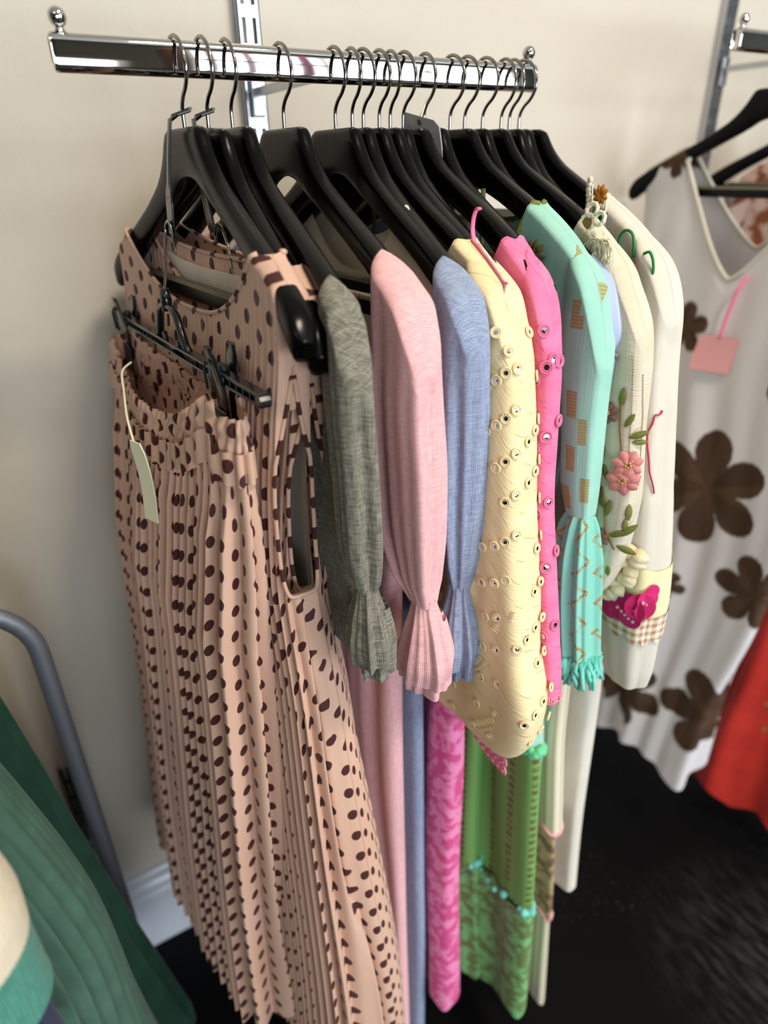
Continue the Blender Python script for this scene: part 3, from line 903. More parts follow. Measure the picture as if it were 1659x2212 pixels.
def connector(x, y, drop, label, lean):
    t = thing('hanger_connector', label, 'hanger connector', (x, y, EYE + .038), 0, 'black plastic hanger connectors')
    b = B()
    # square collar round the wire, then a strap bending down in front of the hanger
    pts = [(0, -.0035), (.006, -.009), (.002, .006), (-.006, .004), (-.007, -.003)]
    b.tube([(.004, -.006, .003), (.007, .0, .005), (.002, .007, .003), (-.007, .006, .0), (-.0095, 0, -.003), (-.006, -.007, 0)], .0014, 6, closed=True)
    P = []
    for f, w in ((0, .0035), (.1, .003), (.3, .003), (.55, .0035), (.62, .0075), (.72, .0085), (.86, .0085), (.95, .0080), (1, .005)):
        z = -.002 - drop * f; xx = -.0105 - .002 * sin(pi * f) + lean * f
        P.append([(xx + dx, dy * w, z) for dx, dy in ((-.001, -1), (-.001, 1), (.001, 1), (.001, -1))])
    b.grid(P, closed_u=True); b.f.append((0, 1, 2, 3)); o = len(b.v) - 4; b.f.append((o + 3, o + 2, o + 1, o))
    m = b.obj('strap', M['clipblack'], t, smooth=False, bevel=.0005)
    e = B()
    for f in (.70, .93):
        z = -.002 - drop * f; xx = -.0122 + lean * f
        e.ring(Vector((xx, 0, z)), Vector((0, 1, 0)), Vector((0, 0, 1)), Vector((1, 0, 0)), .003, .0009)
    e.obj('eyelet', M['grommet'], m)
    return t
connector(.1702, RAIL_Y, .082, 'black plastic connector linking the front coat hanger to the clip hanger below', -.012)
connector(.1888, RAIL_Y, .085, 'second black plastic connector, behind the front coat hanger', .004)
# the second small wire hook that hangs from the rear connector
b = B(); b.tube(smooth([(.1868, .604, EYE - .056), (.187, .600, EYE - .044), (.187, .592, EYE - .041), (.187, .580, EYE - .047), (.187, .570, EYE - .062), (.187, .567, EYE - .08), (.187, .572, EYE - .096), (.187, .578, EYE - .112), (.187, .578, EYE - .15)]), .0015, 8)
tag(b.obj('wire_hook', M['wire']), 'curved steel hook hanging from the second black connector', 'hook')

# cream swing tag on the skirt
def swing_tag(name, label, cat, card, cardmat, string, smat, r=.0006, extra=None):
    t = thing(name, label, cat, card[0])
    c0 = Vector(card[0]); b = B()
    P0, U, V, w, h, th = c0, Vector(card[1]).normalized(), Vector(card[2]).normalized(), card[3], card[4], .0006
    N = U.cross(V).normalized()
    pts = []
    bow = card[5]
    n = 8
    for side in (1, -1):
        pass
    G = []
    for i in range(n + 1):
        f = i / n
        row = []
        for k in (-1, 1):
            row.append(U * (w / 2 * k * (1 if f > .1 else .75)) + V * (h * f) + N * (bow * sin(pi * f)) )
        G.append(row)
    F = [[p + N * th for p in r] for r in G]; K = [[p - N * th for p in r] for r in G]
    b.grid([[r[0], r[1], k[1], k[0]] for r, k in zip(F, K)], closed_u=True)
    b.f.append((3, 2, 1, 0)); o = n * 4; b.f.append((o, o + 1, o + 2, o + 3))
    b.obj('card', cardmat, t, smooth=False)
    s = B(); s.tube(smooth([Vector(p) - c0 for p in string]), r, 6); s.obj('string', smat, t)
    if extra: extra(t, U, V, N, w, h)
    return t
swing_tag('swing_tag', 'long cream paper tag hanging by a string from the dotted skirt', 'price tag',
          ((.0815, .566, EYE - .206), (.35, -.93, 0), (.01, .02, -1), .020, .078, .003), M['tagcream'],
          [(.106, .655, EYE - .160), (.095, .648, EYE - .166), (.090, .628, EYE - .180), (.083, .592, EYE - .193), (.0812, .568, EYE - .210)], M['ivoryth'], .0011)

# ------------------------------------------------------------------ generic blouse / dress builders
def body(t, mat, rows, top, zbot, name='body', seed=1, nu=240, nv=70, k=(5, 9, 14), sq=4.0, cap=.005, capfn='shoulder', nw=.12, hl0=.19, **kw):
    if rows[0][2] >= .185 and rows[0][4] >= .009:
        hl0 = .206
        rows = [(r[0], r[1], .206, r[3], max(r[4], .0146)) + tuple(r[5:]) if i == 0 else ((-.075, r[1], .203, r[3], max(r[4], .0158)) + tuple(r[5:]) if i == 1 else r) for i, r in enumerate(rows)]
    def capf(th):
        c = cos(th); l = abs(hl0 * abs(c)**(2 / sq)); return max(0., min(1., (l - nw + .004) / .008))
    s = Shell(rows, top, zbot, nu=nu, nv=nv, k=k, seed=seed, sq=sq, cap=cap, capfn=capf if capfn else None, tgrow=1.6, **kw)
    s.build(name, mat, t)
    return s

def sleeve(t, mat, rows, ztop, zbot, amp=.0015, seed=1, k=(3, 6, 10), name='sleeve', tip=0, cap=.009, lmin=0, nu=96, nv=80, sq=2.6, x=0, **kw):
    R = [(z, c, d, x + (r[4] if len(r) > 4 else 0), tt, (r[3] if len(r) > 5 else amp)) for r in rows for (z, c, d, tt) in [(r[0], r[1], r[2], r[3])]]
    R = []
    for r in rows:
        z, c, d, tt = r[:4]; a = r[4] if len(r) > 4 else amp; xx = r[5] if len(r) > 5 else 0
        R.append((z, c, d, x + xx, tt, a))
    i0 = next((i for i, r in enumerate(R) if r[0] < ztop - .035), 1)
    sg = 1 if R[0][1] > 0 else -1
    R[i0] = (R[i0][0], R[i0][1] - sg * .003, R[i0][2] + .005) + tuple(R[i0][3:])
    c0, d0 = R[i0][1], R[i0][2]
    def zt(th):
        cc = cos(th); l = c0 + d0 * math.copysign(abs(cc)**(2 / sq), cc)
        return min(ztop + .02, drape(max(sg * l, lmin)))
    R = [(ztop + .05,) + R[i0][1:4] + (max(R[i0][4], .0145),) + (0,)] + [(r[0], r[1], r[2], r[3], max(r[4], .0125), r[5]) if r[0] > -.13 else r for r in R[i0:]]
    s = Shell(R, zt, zbot, nu=nu, nv=nv, k=k, seed=seed, sq=sq, cap=cap, capfn=lambda th: 1.0, tgrow=1.45, **kw)
    s.build(name, mat, t, tip=tip)
    return s
def mirror_rows(rows):
    return [(r[0], -r[1]) + tuple(r[2:]) for r in rows]

def off_shoulder(name, label, cat, x, yaw, mat, seed, slrows, gather, cuffrows, zb, body_rows, nu=240, zmid=-.15, far=True):
    t = garment(name, label, cat, x, yaw)
    def top(th):
        c = cos(th); l = .195 * abs(c)**.8
        z = -.078 - (-.078 - zmid) * (1 - (l / .195)**2.2) * (1.0 if sin(th) < 0 else .8)
        return z
    b = Shell(body_rows, top, zb, nu=nu, nv=80, k=(9, 15, 24), seed=seed, sq=2.5)
    b.build('body', mat, t)
    # elastic neckline: ribbed, tightly gathered band
    class E(Shell):
        def fold(s, a, z): return abs(sin(pi * 110 * a))**.7 * 2 - 1
    er = [(r[0], r[1], r[2] + .0012, r[3], r[4] + .0012, .0007) for r in body_rows]
    e = E(er, lambda th: top(th) + .001, lambda th: top(th) - .008, nu=660, nv=5, seed=seed, sq=2.5)
    e.build('elastic_neckline', mat, t)
    for sg in ((1, -1) if far else (1,)):
        f = (lambda r: r) if sg == 1 else mirror_rows
        s = sleeve(t, mat, f(slrows), slrows[0][0] + .010, gather, seed=seed + 2, name='sleeve', nu=160, k=(4, 7, 11), kz=.25)
        cf = Shell([(z, sg * c, d, xx, tt, a) for z, c, d, tt, a, xx in cuffrows], gather + .004, cuffrows[-1][0], nu=160, nv=26, k=(7, 11, 17), seed=seed + 3, sq=2.2)
        cf.build('cuff', mat, t)
        cf2 = Shell([(z, sg * (c - .004), d * .92, xx + .006, tt * .92, a) for z, c, d, tt, a, xx in cuffrows], gather - .02, cuffrows[-1][0] - .018, nu=160, nv=20, k=(6, 10, 15), seed=seed + 4, sq=2.2)
        cf2.build('under_cuff', mat, t)
    return t

off_shoulder('linen_blouse', 'charcoal grey linen off-shoulder blouse with gathered cuffs', 'blouse', .2095, -.04, M['grey'], 21,
    [(-.084, .196, .012, .010, .0003), (-.10, .198, .017, .013, .0006), (-.13, .203, .020, .014, .0022), (-.2, .209, .022, .014, .0034), (-.25, .213, .021, .014, .004), (-.278, .218, .016, .011, .003), (-.288, .221, .010, .008, .001)],
    -.288, [(-.284, .221, .010, .008, .001, 0), (-.291, .221, .011, .009, .001, 0), (-.31, .222, .017, .013, .0022, 0), (-.335, .224, .022, .017, .003, 0), (-.350, .225, .021, .016, .003, 0)],
    -.37, [(-.05, 0, .19, 0, .008, .0008), (-.12, 0, .188, -.001, .010, .0012), (-.2, .004, .188, -.003, .011, .0025), (-.30, .01, .184, -.004, .013, .003), (-.42, .01, .18, -.002, .014, .003)])

off_shoulder('linen_dress', 'long pale pink linen dress with elastic neckline and gathered cuffs', 'dress', .2547, 0, M['pink'], 31,
    [(-.08, .200, .014, .010, .0003), (-.095, .198, .022, .015, .0006), (-.12, .192, .030, .019, .002), (-.15, .190, .034, .021, .0036), (-.2, .195, .036, .022, .0046), (-.26, .201, .033, .021, .0048), (-.30, .210, .022, .017, .004), (-.316, .218, .014, .012, .0015), (-.322, .221, .011, .010, .001)],
    -.320, [(-.316, .221, .011, .010, .001, 0), (-.323, .221, .012, .011, .001, 0), (-.345, .223, .020, .016, .0028, 0), (-.375, .223, .029, .022, .0038, 0), (-.392, .220, .029, .022, .004, 0)],
    -1.23, [(-.05, 0, .19, 0, .010, .0008), (-.12, 0, .185, 0, .016, .0015), (-.25, 0, .172, 0, .024, .003), (-.45, 0, .168, .0, .024, .004), (-.8, 0, .172, .0, .024, .004), (-1.25, 0, .182, .002, .026, .005)], zmid=-.165)

off_shoulder('linen_dress', 'long dusty blue linen dress with elastic neckline, next to the pale pink one', 'dress', .3032, -.015, M['blue'], 41,
    [(-.08, .199, .014, .011, .0003), (-.095, .198, .019, .015, .0006), (-.12, .197, .022, .018, .0012), (-.18, .200, .023, .018, .004), (-.24, .203, .021, .018, .0045), (-.30, .206, .016, .014, .0036), (-.328, .208, .010, .010, .001)],
    -.328, [(-.325, .208, .010, .010, .001, 0), (-.334, .208, .011, .011, .001, 0), (-.36, .209, .018, .017, .0025, 0), (-.39, .210, .023, .021, .0035, 0), (-.408, .209, .022, .021, .0038, 0)],
    -1.25, [(-.05, 0, .19, 0, .010, .0008), (-.12, 0, .182, 0, .015, .0015), (-.25, 0, .165, 0, .020, .003), (-.45, -.01, .142, .0, .018, .004), (-.8, -.01, .156, .0, .018, .004), (-1.3, -.01, .160, .0, .02, .004)], zmid=-.15)

# embroidery helpers ------------------------------------------------
def eyelets(shell, spots, name, mat, parent, R=.0038, r=.00095):
    b = B(); q = B()
    for th, tt, k in spots:
        P, D, S, N = shell.frame(th, tt)
        c = P + N * .0008
        b.ring(c, D, S, N, R, r, 14, 6); b.ring(c, D, S, N, R * .62, r * .7, 12, 5)
        q.disc(c + N * .0003, D, S, R * .5, 10, N, .0002)
    o = b.obj(name, mat, parent)
    q.obj('mirror_disc', M['mirror'], o, smooth=False)
    return o

# cream wide-sleeved blouse
def cream_blouse():
    t = garment('embroidered_blouse', 'buttery cream blouse with wide bell sleeve and rows of stitched eyelets', 'blouse', .331, .02)
    rows = [(0, 0, .190, 0, .0125, 0), (-.08, 0, .190, 0, .0135, .0006), (-.2, 0, .18, 0, .016, .002), (-.4, 0, .172, 0, .022, .004), (-.55, 0, .17, 0, .024, .004)]
    top = neck_top(.150, .05, .02, .19, sh=.001, pw=7)
    body(t, M['cream'], rows, top, -.5, seed=51, nw=.15)
    SR = [(-.050, .178, .012, .010, .0), (-.062, .182, .026, .014, .0004), (-.080, .187, .030, .017, .0006), (-.103, .196, .027, .019, .0008), (-.132, .203, .027, .022, .001), (-.193, .211, .028, .025, .0016), (-.262, .213, .036, .027, .0028),
          (-.33, .215, .048, .030, .005), (-.38, .207, .066, .031, .007), (-.425, .197, .094, .034, .009), (-.45, .191, .101, .034, .008), (-.475, .188, .098, .032, .006), (-.497, .187, .084, .028, .004), (-.512, .187, .055, .018, .001)]
    s = sleeve(t, M['cream'], SR, -.046, -.512, k=(2, 4, 7), seed=56, nu=200, nv=120, tip=.002, x=0)
    sleeve(t, M['cream'], mirror_rows(SR), -.046, -.512, k=(2, 4, 7), seed=57, nu=120, nv=60, tip=.002, x=0)
    spots = []
    rr = random.Random(3)
    for band in range(12):     # diagonal rows of eyelets climbing to the right
        z0 = -.128 - band * .0335; gap = rr.choice((0, 1, 2, 5, 6))
        n = 9 if band < 7 else 11
        for k in range(n):
            if k in (gap, gap + 1): continue
            th = -2.15 + 3.0 * k / (n - 1); z = z0 + .0062 * k * 9 / n
            if z < -.10: spots.append((th, s.tz(th, z), 0))
    eyelets(s, spots, 'eyelet_embroidery', M['cream'], t)
    # stitched fern sprigs
    b = B()
    for th0, t0 in ((-1.5, .80), (-1.9, .55), (-.9, .62), (-1.2, .93)):
        for k in range(9):
            P, D, S, N = s.frame(th0 + k * .035, t0 - k * .009)
            for sg in (-1, 1):
                U = (-D * .5 + S * sg).normalized()
                b.petal(P + N * .0006, U, N.cross(U), N, .0085, .003)
    b.obj('fern_embroidery', M['cream'], t)
    return t
cream_blouse()

def hot_pink_top():
    t = garment('mirror_work_top', 'hot pink long-sleeved top with round mirror stitching', 'top', .3730, -.02)
    rows = [(0, 0, .190, 0, .0115, 0), (-.08, 0, .192, 0, .012, .0006), (-.2, .004, .192, 0, .012, .002), (-.42, .008, .19, 0, .016, .003)]
    body(t, M['hot'], rows, neck_top(.165, .06, .02, .19, pw=8), -.42, seed=61, nw=.165)
    SR = [(-.060, .186, .008, .006, 0), (-.072, .190, .018, .011, .0004), (-.09, .196, .019, .013, .0006), (-.121, .206, .018, .014, .0008), (-.149, .212, .018, .014, .001), (-.2, .217, .017, .0135, .0013), (-.252, .222, .017, .013, .0018),
          (-.326, .236, .019, .0135, .0022), (-.383, .248, .020, .014, .0024), (-.41, .254, .021, .014, .0028), (-.436, .258, .020, .013, .003)]
    s = sleeve(t, M['hot'], SR, -.058, -.436, k=(2, 3, 6), seed=63, nu=110, nv=90, x=.003)
    sleeve(t, M['hot'], mirror_rows(SR), -.058, -.436, k=(2, 3, 6), seed=64, nu=60, nv=50, x=.003)
    spots = []
    for z0, n, st in ((-.112, 2, -.95), (-.150, 3, -1.3), (-.205, 3, -1.2), (-.262, 2, -.9), (-.318, 3, -1.2), (-.372, 2, -.8)):
        for k in range(n):
            th = st + k * .70; spots.append((th, s.tz(th, z0 + .011 * k), 0))
    eyelets(s, spots, 'mirror_embroidery', M['hot'], t, R=.0046)
    # frayed seam running down the sleeve
    b = B(); pts = []
    for k in range(60):
        P, D, S, N = s.frame(-1.25 + .1 * sin(k * .3), .42 + .5 * k / 60)
        pts.append(P + N * .0012 + S * .0009 * sin(k * 1.9))
    b.tube(pts, [.0014 + .0009 * abs(sin(k * 1.1)) for k in range(60)], 6); b.obj('frayed_seam', M['hot'], t)
    b = B()
    for k in range(26):
        P, D, S, N = s.frame(2 * pi * k / 26, .992)
        b.ring(P + D * .002, D, S, N, .0035, .0011, 10, 5)
    b.obj('crochet_cuff', M['lace'], t)
    return t
BUMP = .0145
hot_pink_top()
BUMP = .004

def magenta_dress():
    t = garment('printed_dress', 'magenta floral print dress with pink crochet lace edge and loop', 'dress', .3475, -.052)
    rows = [(0, 0, .17, 0, .006, 0), (-.08, 0, .17, 0, .008, .0006), (-.3, 0, .155, 0, .012, .002), (-.5, 0, .160, 0, .020, .004), (-.65, .0, .168, .0, .024, .005), (-.8, 0, .170, 0, .024, .006), (-1.1, 0, .184, 0, .027, .007)]
    body(t, M['damask'], rows, neck_top(.155, .06, .03, .17, pw=8), lambda th: -1.105 + .008 * sin(7 * th), seed=71, nw=.155, k=(6, 10, 16))
    # lace strip lying along the shoulder and a hanging loop
    b = B(); pts = []
    n = 26
    for k in range(n):
        f = k / (n - 1); l = .155 + .05 * f; pts.append((l, shoulder(l) - .001))
    for k in range(n - 1):
        l, z = pts[k]
        P = Vector((-.0085 + .03 * l, -l, z - .004)); 
        b.tube([P + Vector((0, 0, .006)), P + Vector((-.002, -.001, .0)), P + Vector((-.0005, -.0012, -.007))], .0006, 5)
        if k % 2 == 0: b.ring(P + Vector((-.001, 0, -.008)), Vector((0, 1, 0)), Vector((0, 0, 1)), Vector((1, 0, 0)), .0026, .0006, 10, 5)
    b.tube([(-.0085 + .03 * l, -l, z + .003) for l, z in pts], .0011, 6)
    b.tube([(-.0095 + .03 * l, -l - .001, z - .012) for l, z in pts], .0011, 6)
    bend(b.obj('lace_edging', M['lace'], t))
    b = B(); b.tube(smooth([(-.001, -.156, -.055), (-.002, -.153, -.046), (-.003, -.155, -.036), (-.003, -.159, -.030), (-.003, -.163, -.0295)]), .0022, 8, flat=.5)
    bend(b.obj('ribbon_loop', M['pinkth'], t))
    # crochet hem of the short over-layer
    b = B()
    for row in range(3):
        for k in range(16):
            l = .150 + .0045 * k; z = -.498 - row * .012 - .006 * sin(pi * k / 15) - .004 * (k % 2)
            b.ring(Vector((.004, -l - .03, z - .018)), Vector((0, 1, 0)), Vector((0, 0, 1)), Vector((1, 0, 0)), .0046, .0013, 10, 5)
    bend(b.obj('crochet_hem', M['lace'], t))
    return t
magenta_dress()

def green_dress():
    t = garment('green_cotton_dress', 'leaf green cotton dress seen only below the blouses, left of the mint dress hem', 'dress', .396, .0)
    rows = [(0, 0, .15, 0, .006, 0), (-.1, 0, .15, 0, .008, .001), (-.5, 0, .135, 0, .014, .003), (-.7, 0, .140, 0, .018, .004), (-.9, 0, .152, 0, .02, .005), (-1.13, 0, .172, 0, .022, .005)]
    body(t, M['green'], rows, lambda th: -.16, -.87, seed=81, nw=.3, k=(6, 10, 16), hl0=.15)
    b = B()
    for l in (-.09, .09): b.tube([(0, -l, -.165), (0, -l * .98, -.10), (0, -l * .95, shoulder(l * .95))], .0022, 6)
    b.obj('strap', M['oliveD'], t)
    r2 = [(r[0], r[1], r[2] + .002, r[3], r[4] + .003, r[5] + .001) for r in rows]
    s = Shell(r2, -.865, lambda th: -1.115 + .006 * sin(8 * th), nu=200, nv=30, k=(8, 13, 19), seed=83, sq=2.5)
    s.build('lower_tier', M['greenlow'], t)
    b = B()
    for k in range(40):
        P = s.point(2 * pi * k / 40, 0); b.sphere(P, .0042 + .0015 * (k % 3 == 0), nu=8, nv=6)
    b.obj('pompom_trim', M['teal'], t)
    return t
green_dress()

def mint_dress():
    t = garment('mint_voile_dress', 'mint voile long-sleeved dress with gold grid patches and green tiered skirt', 'dress', .4256, 0)
    rows = [(0, 0, .194, 0, .0125, 0), (-.06, 0, .198, -.001, .014, .0003), (-.12, 0, .194, -.002, .017, .0012), (-.2, 0, .183, -.004, .022, .003), (-.36, 0, .18, -.006, .024, .004), (-.5, .01, .18, -.004, .022, .004), (-.62, .02, .185, 0, .022, .004), (-.66, .02, .185, 0, .022, .004)]
    top = neck_top(.128, .12, .018, .192, sh=.001, pw=5)
    s = body(t, M['mint'], rows, top, -.64, seed=91, nw=.128, k=(8, 13, 20), hl0=.192, nu=320)
    s.edge('olive_neck_trim', M['oliveyarn'], t, r=.0016, bump=.8, sel=lambda th: sin(th) < .3 and abs(.192 * abs(cos(th))**.5) < .124)
    s2 = Shell(rows, top, -.64, nu=120, nv=10, sq=2.5)
    s.edge('olive_back_trim', M['oliveyarn'], t, r=.0014, bump=.8, sel=lambda th: sin(th) > .3 and abs(.192 * abs(cos(th))**.5) < .124)
    # dark olive yarn flower on the breast
    b = B(); P = s.point(-.78, .055); U = Vector((0, -1, 0)); V = Vector((0, 0, 1)); N = Vector((-1, 0, 0))
    P = Vector((-.0265, -.150, -.068)) + N * .002
    for k in range(9):
        a = 2 * pi * k / 9; d = U * cos(a) + V * sin(a)
        b.petal(P + N * .001, d, N.cross(d), N, .0125, .009, .4)
    for k in range(6):
        a = 2 * pi * k / 6; b.sphere(P + N * .003 + (U * cos(a) + V * sin(a)) * .004, .0024, nu=8, nv=6)
    b.obj('yarn_flower', M['oliveD'], t)
    SR = [(-.064, .190, .010, .008, 0), (-.074, .196, .020, .013, .0004), (-.092, .203, .021, .016, .0006), (-.14, .208, .021, .017, .0012), (-.19, .211, .020, .017, .0014), (-.255, .217, .018, .015, .0016), (-.276, .221, .015, .013, .0014), (-.286, .223, .013, .012, .001)]
    sl = sleeve(t, M['mint'], SR, -.060, -.286, k=(2, 4, 6), seed=93, nu=120, nv=70)
    sleeve(t, M['mint'], mirror_rows(SR), -.060, -.286, k=(2, 4, 6), seed=94, nu=60, nv=40)
    FR = [(-.283, .223, .013, 0, .012, .001), (-.295, .223, .018, 0, .016, .0025), (-.327, .225, .024, 0, .021, .0035), (-.376, .231, .025, 0, .022, .0035), (-.43, .241, .024, 0, .021, .0035)]
    fl = Shell(FR, -.284, -.430, nu=180, nv=50, k=(7, 12, 18), seed=95, sq=2.2); fl.build('sleeve_flounce', M['mintzig'], t)
    b = B(); rr = random.Random(5)
    for k in range(120):
        P = fl.point(2 * pi * rr.random(), 1.0)
        pts = [P + Vector((0, 0, .004))]
        for q in range(4): pts.append(pts[-1] + Vector((rr.uniform(-.004, .004), rr.uniform(-.004, .004), -.006 - .002 * rr.random())))
        b.tube(pts, [.0018, .0026, .0022, .0026, .0012], 5)
    b.obj('fringe', M['teal'], t)
    # lower skirt: bright green with braid rows, tier with teal pompoms
    R2 = [(-.55, .03, .170, 0, .022, .004), (-.64, .035, .176, 0, .024, .005), (-.88, .04, .188, 0, .024, .006), (-1.15, .045, .196, .0, .026, .006)]
    g1 = Shell(R2, -.60, -.885, nu=260, nv=50, k=(7, 12, 18), seed=97, sq=2.5, kz=.3); g1.build('upper_skirt_tier', M['green'], t)
    R3 = [(r[0], r[1], r[2] + .003, r[3], r[4] + .004, r[5]) for r in R2]
    g2 = Shell(R3, -.880, lambda th: -1.118 + .006 * sin(9 * th), nu=260, nv=40, k=(8, 13, 19), seed=98, sq=2.5); g2.build('lower_skirt_tier', M['greenlow'], t)
    b = B()
    for k in range(54):
        b.sphere(g2.point(2 * pi * k / 54, 0), .0040 + .002 * (k % 4 == 0), nu=8, nv=6)
    b.obj('pompom_trim', M['teal'], t)
    b = B()
    for k in range(30):
        P = g1.point(-1.8 + .085 * k, .03); b.sphere(P + Vector((0, 0, rr.uniform(-.004, .004))), .0065, nu=8, nv=6)
    b.obj('yarn_bobbles', M['tealgreen'], t)
    return t
BUMP = .0145
mint_dress()
BUMP = .004

def blue_top():
    t = garment('powder_blue_top', 'powder blue puff-sleeved top peeping out behind the mint dress shoulder', 'top', .443, .0)
    rows = [(0, 0, .19, 0, .007, 0), (-.08, 0, .19, 0, .008, .0006), (-.2, 0, .18, 0, .009, .002), (-.35, 0, .16, 0, .009, .002)]
    body(t, M['palebl'], rows, neck_top(.12, .05, .02, .184, sh=-.012), -.35, seed=101)
    SR = [(-.075, .200, .010, .007, 0), (-.09, .208, .020, .011, .0006), (-.11, .212, .024, .012, .001), (-.128, .211, .022, .011, .0016), (-.142, .208, .014, .009, .001)]
    s = sleeve(t, M['palebl'], SR, -.072, -.142, k=(5, 9, 14), seed=103, cap=.02, nu=70, nv=30)
    sleeve(t, M['palebl'], mirror_rows(SR), -.072, -.142, k=(5, 9, 14), seed=103, cap=.02, nu=50, nv=24)
    s.edge('beaded_cuff', M['dullsteel'], t, r=.0016, t=.97, bump=.8)
    return t
blue_top()

def flower(b_pet, b_ctr, P, D, S, N, R, n=6, inner=True, seed=0):
    rr = random.Random(seed)
    for ring, (rad, m) in enumerate(((R, n), (R * .62, n - 1))):
        for k in range(m):
            a = 2 * pi * k / m + ring * .5 + rr.uniform(-.15, .15); d = D * cos(a) + S * sin(a)
            b_pet.petal(P + N * (.0006 + .0012 * ring), d, N.cross(d), N, rad, rad * .75, .3)
    for k in range(5):
        a = 2 * pi * k / 5; b_ctr.sphere(P + N * .0035 + (D * cos(a) + S * sin(a)) * R * .16, R * .10, nu=6, nv=5)

def rose_dress():
    t = garment('rose_embroidered_dress', 'long cream crepe dress with rose and leaf embroidery down the side', 'dress', .4647, 0)
    rows = [(0, 0, .194, 0, .0125, 0), (-.08, 0, .198, 0, .0135, .0006), (-.2, 0, .188, 0, .0155, .002), (-.4, .01, .186, 0, .018, .003), (-.6, .015, .188, 0, .02, .004), (-.78, .02, .2, .005, .022, .004), (-.95, .022, .21, .01, .022, .004), (-1.2, .03, .216, .015, .022, .005)]
    s = body(t, M['offwhite'], rows, neck_top(.150, .07, .015, .192, pw=7), -.48, seed=111, nw=.15, hl0=.192)
    SR = [(-.056, .186, .010, .008, 0), (-.068, .192, .022, .014, .0004), (-.09, .201, .023, .0165, .0006), (-.122, .208, .025, .018, .0008), (-.154, .213, .026, .018, .001), (-.207, .216, .027, .018, .0014), (-.24, .219, .029, .018, .0016), (-.273, .222, .030, .018, .002),
          (-.337, .221, .026, .016, .002), (-.37, .220, .018, .012, .0015), (-.385, .219, .010, .008, .001)]
    sl = sleeve(t, M['offwhite'], SR, -.053, -.385, k=(2, 3, 6), seed=113, nu=120, nv=90)
    sleeve(t, M['offwhite'], mirror_rows(SR), -.053, -.385, k=(2, 3, 6), seed=114, nu=60, nv=40)
    # stitched seams
    for th0 in (-.75, -.15):
        b = B()
        for k in range(46):
            P, D, S, N = sl.frame(th0 + .25 * sin(k / 20), .10 + .36 * k / 46)
            b.tube([P + N * .0006, P + N * .0009 + D * .0014], .00035, 4)
        b.obj('running_stitch', M['brownth'], t)
    L = B(); R_ = B(); C = B(); G = B(); Dk = B()
    def at(th, tt): return sl.frame(th, tt)
    # big rose
    for (th, tt, r, sd) in ((-.55, .43, .0135, 1), (-.75, .50, .015, 2), (-.35, .47, .010, 3)):
        P, D, S, N = at(th, tt); flower(R_, C, P, D, S, N, r, 7, seed=sd)
    for (th, tt, r, sd) in ((-1.45, .37, .010, 4), (-1.5, .80, .013, 5), (-1.35, .76, .010, 6)):
        P, D, S, N = at(th, tt); flower(Dk, C, P, D, S, N, r, 6, seed=sd)
    for th, tt, ang, ln in ((-1.05, .30, 3.1, .022), (-.8, .33, 2.6, .018), (-.55, .34, 1.9, .022), (-.35, .34, 1.5, .018), (-1.55, .47, 0, .020), (-1.5, .53, .3, .018), (-.3, .56, .1, .022), (-.35, .62, .1, .018), (-1.3, .68, 3.0, .024), (-1.0, .73, 2.2, .020), (-.5, .74, 1.2, .026), (-.5, .70, 2.4, .026), (-1.5, .62, .2, .018), (-.7, .84, .2, .016)):
        P, D, S, N = at(th, tt); d = (D * cos(ang) + S * sin(ang)).normalized()
        L.petal(P + N * .0005, d, N.cross(d), N, ln * .78, ln * .30, .2)
    for seq in (((-1.05, .28), (-1.0, .36), (-.8, .44)), ((-1.5, .60), (-1.2, .72), (-.6, .76)), ((-1.55, .44), (-1.6, .56), (-1.5, .66))):
        pts = []
        for k in range(13):
            f = k / 12 * (len(seq) - 1); i = min(int(f), len(seq) - 2); g = f - i
            P, D, S, N = at(seq[i][0] * (1 - g) + seq[i + 1][0] * g, seq[i][1] * (1 - g) + seq[i + 1][1] * g); pts.append(P + N * .0010)
        G.tube(pts, .0009, 5)
    L.obj('leaf_embroidery', M['oliveyarn'], t); R_.obj('rose_embroidery', M['rosey'], t); Dk.obj('dark_rose_embroidery', M['rosed'], t)
    C.obj('bead_centres', M['gold'], t); G.obj('stem_embroidery', M['brownth'], t)
    # crochet flower and yarn tassel on the shoulder
    b = B(); P0 = Vector((-.010, -.158, -.046)); U = Vector((0, -1, -.3)).normalized(); N = Vector((-.9, -.3, .2)).normalized(); V = N.cross(U)
    for q, (c, R) in enumerate(((P0, .0075), (P0 + U * .010 + V * .008, .005), (P0 + V * .011 - U * .002, .0055))):
        b.ring(c, U, V, N, R, .0018, 18, 6)
        for k in range(9):
            a = 2 * pi * k / 9; b.sphere(c + (U * cos(a) + V * sin(a)) * R, .0021, nu=6, nv=5)
    bend(b.obj('crochet_flower', M['ivoryth'], t))
    b = B(); b.disc(P0 + N * .001, U, V, .0055, 14, N, .001); bend(b.obj('flower_centre', M['brownth'], t))
    b = B(); rr = random.Random(8); K = Vector((-.016, -.185, -.058))
    for k in range(46):
        a = rr.uniform(0, 6.28); q = Vector((sin(a) * .003, cos(a) * .007, 0))
        if k < 22:  # loops
            r1 = rr.uniform(.008, .017); c = K + Vector((-.003, rr.uniform(-.006, .010), -r1 * .8)); pts = [c + Vector((rr.uniform(-.002, .002), cos(x) * r1 * .7, sin(x) * r1)) for x in [6.28 * i / 10 for i in range(11)]]
        else:
            pts = [K]; d = Vector((rr.uniform(-.25, .1), rr.uniform(-.35, .5), -1))
            for i in range(6): pts.append(pts[-1] + d * .0075); d.y *= .75; d.x *= .7
        b.tube(pts, .00055, 4)
    bend(b.obj('yarn_tassel', M['ivoryth'], t))
    b = B()
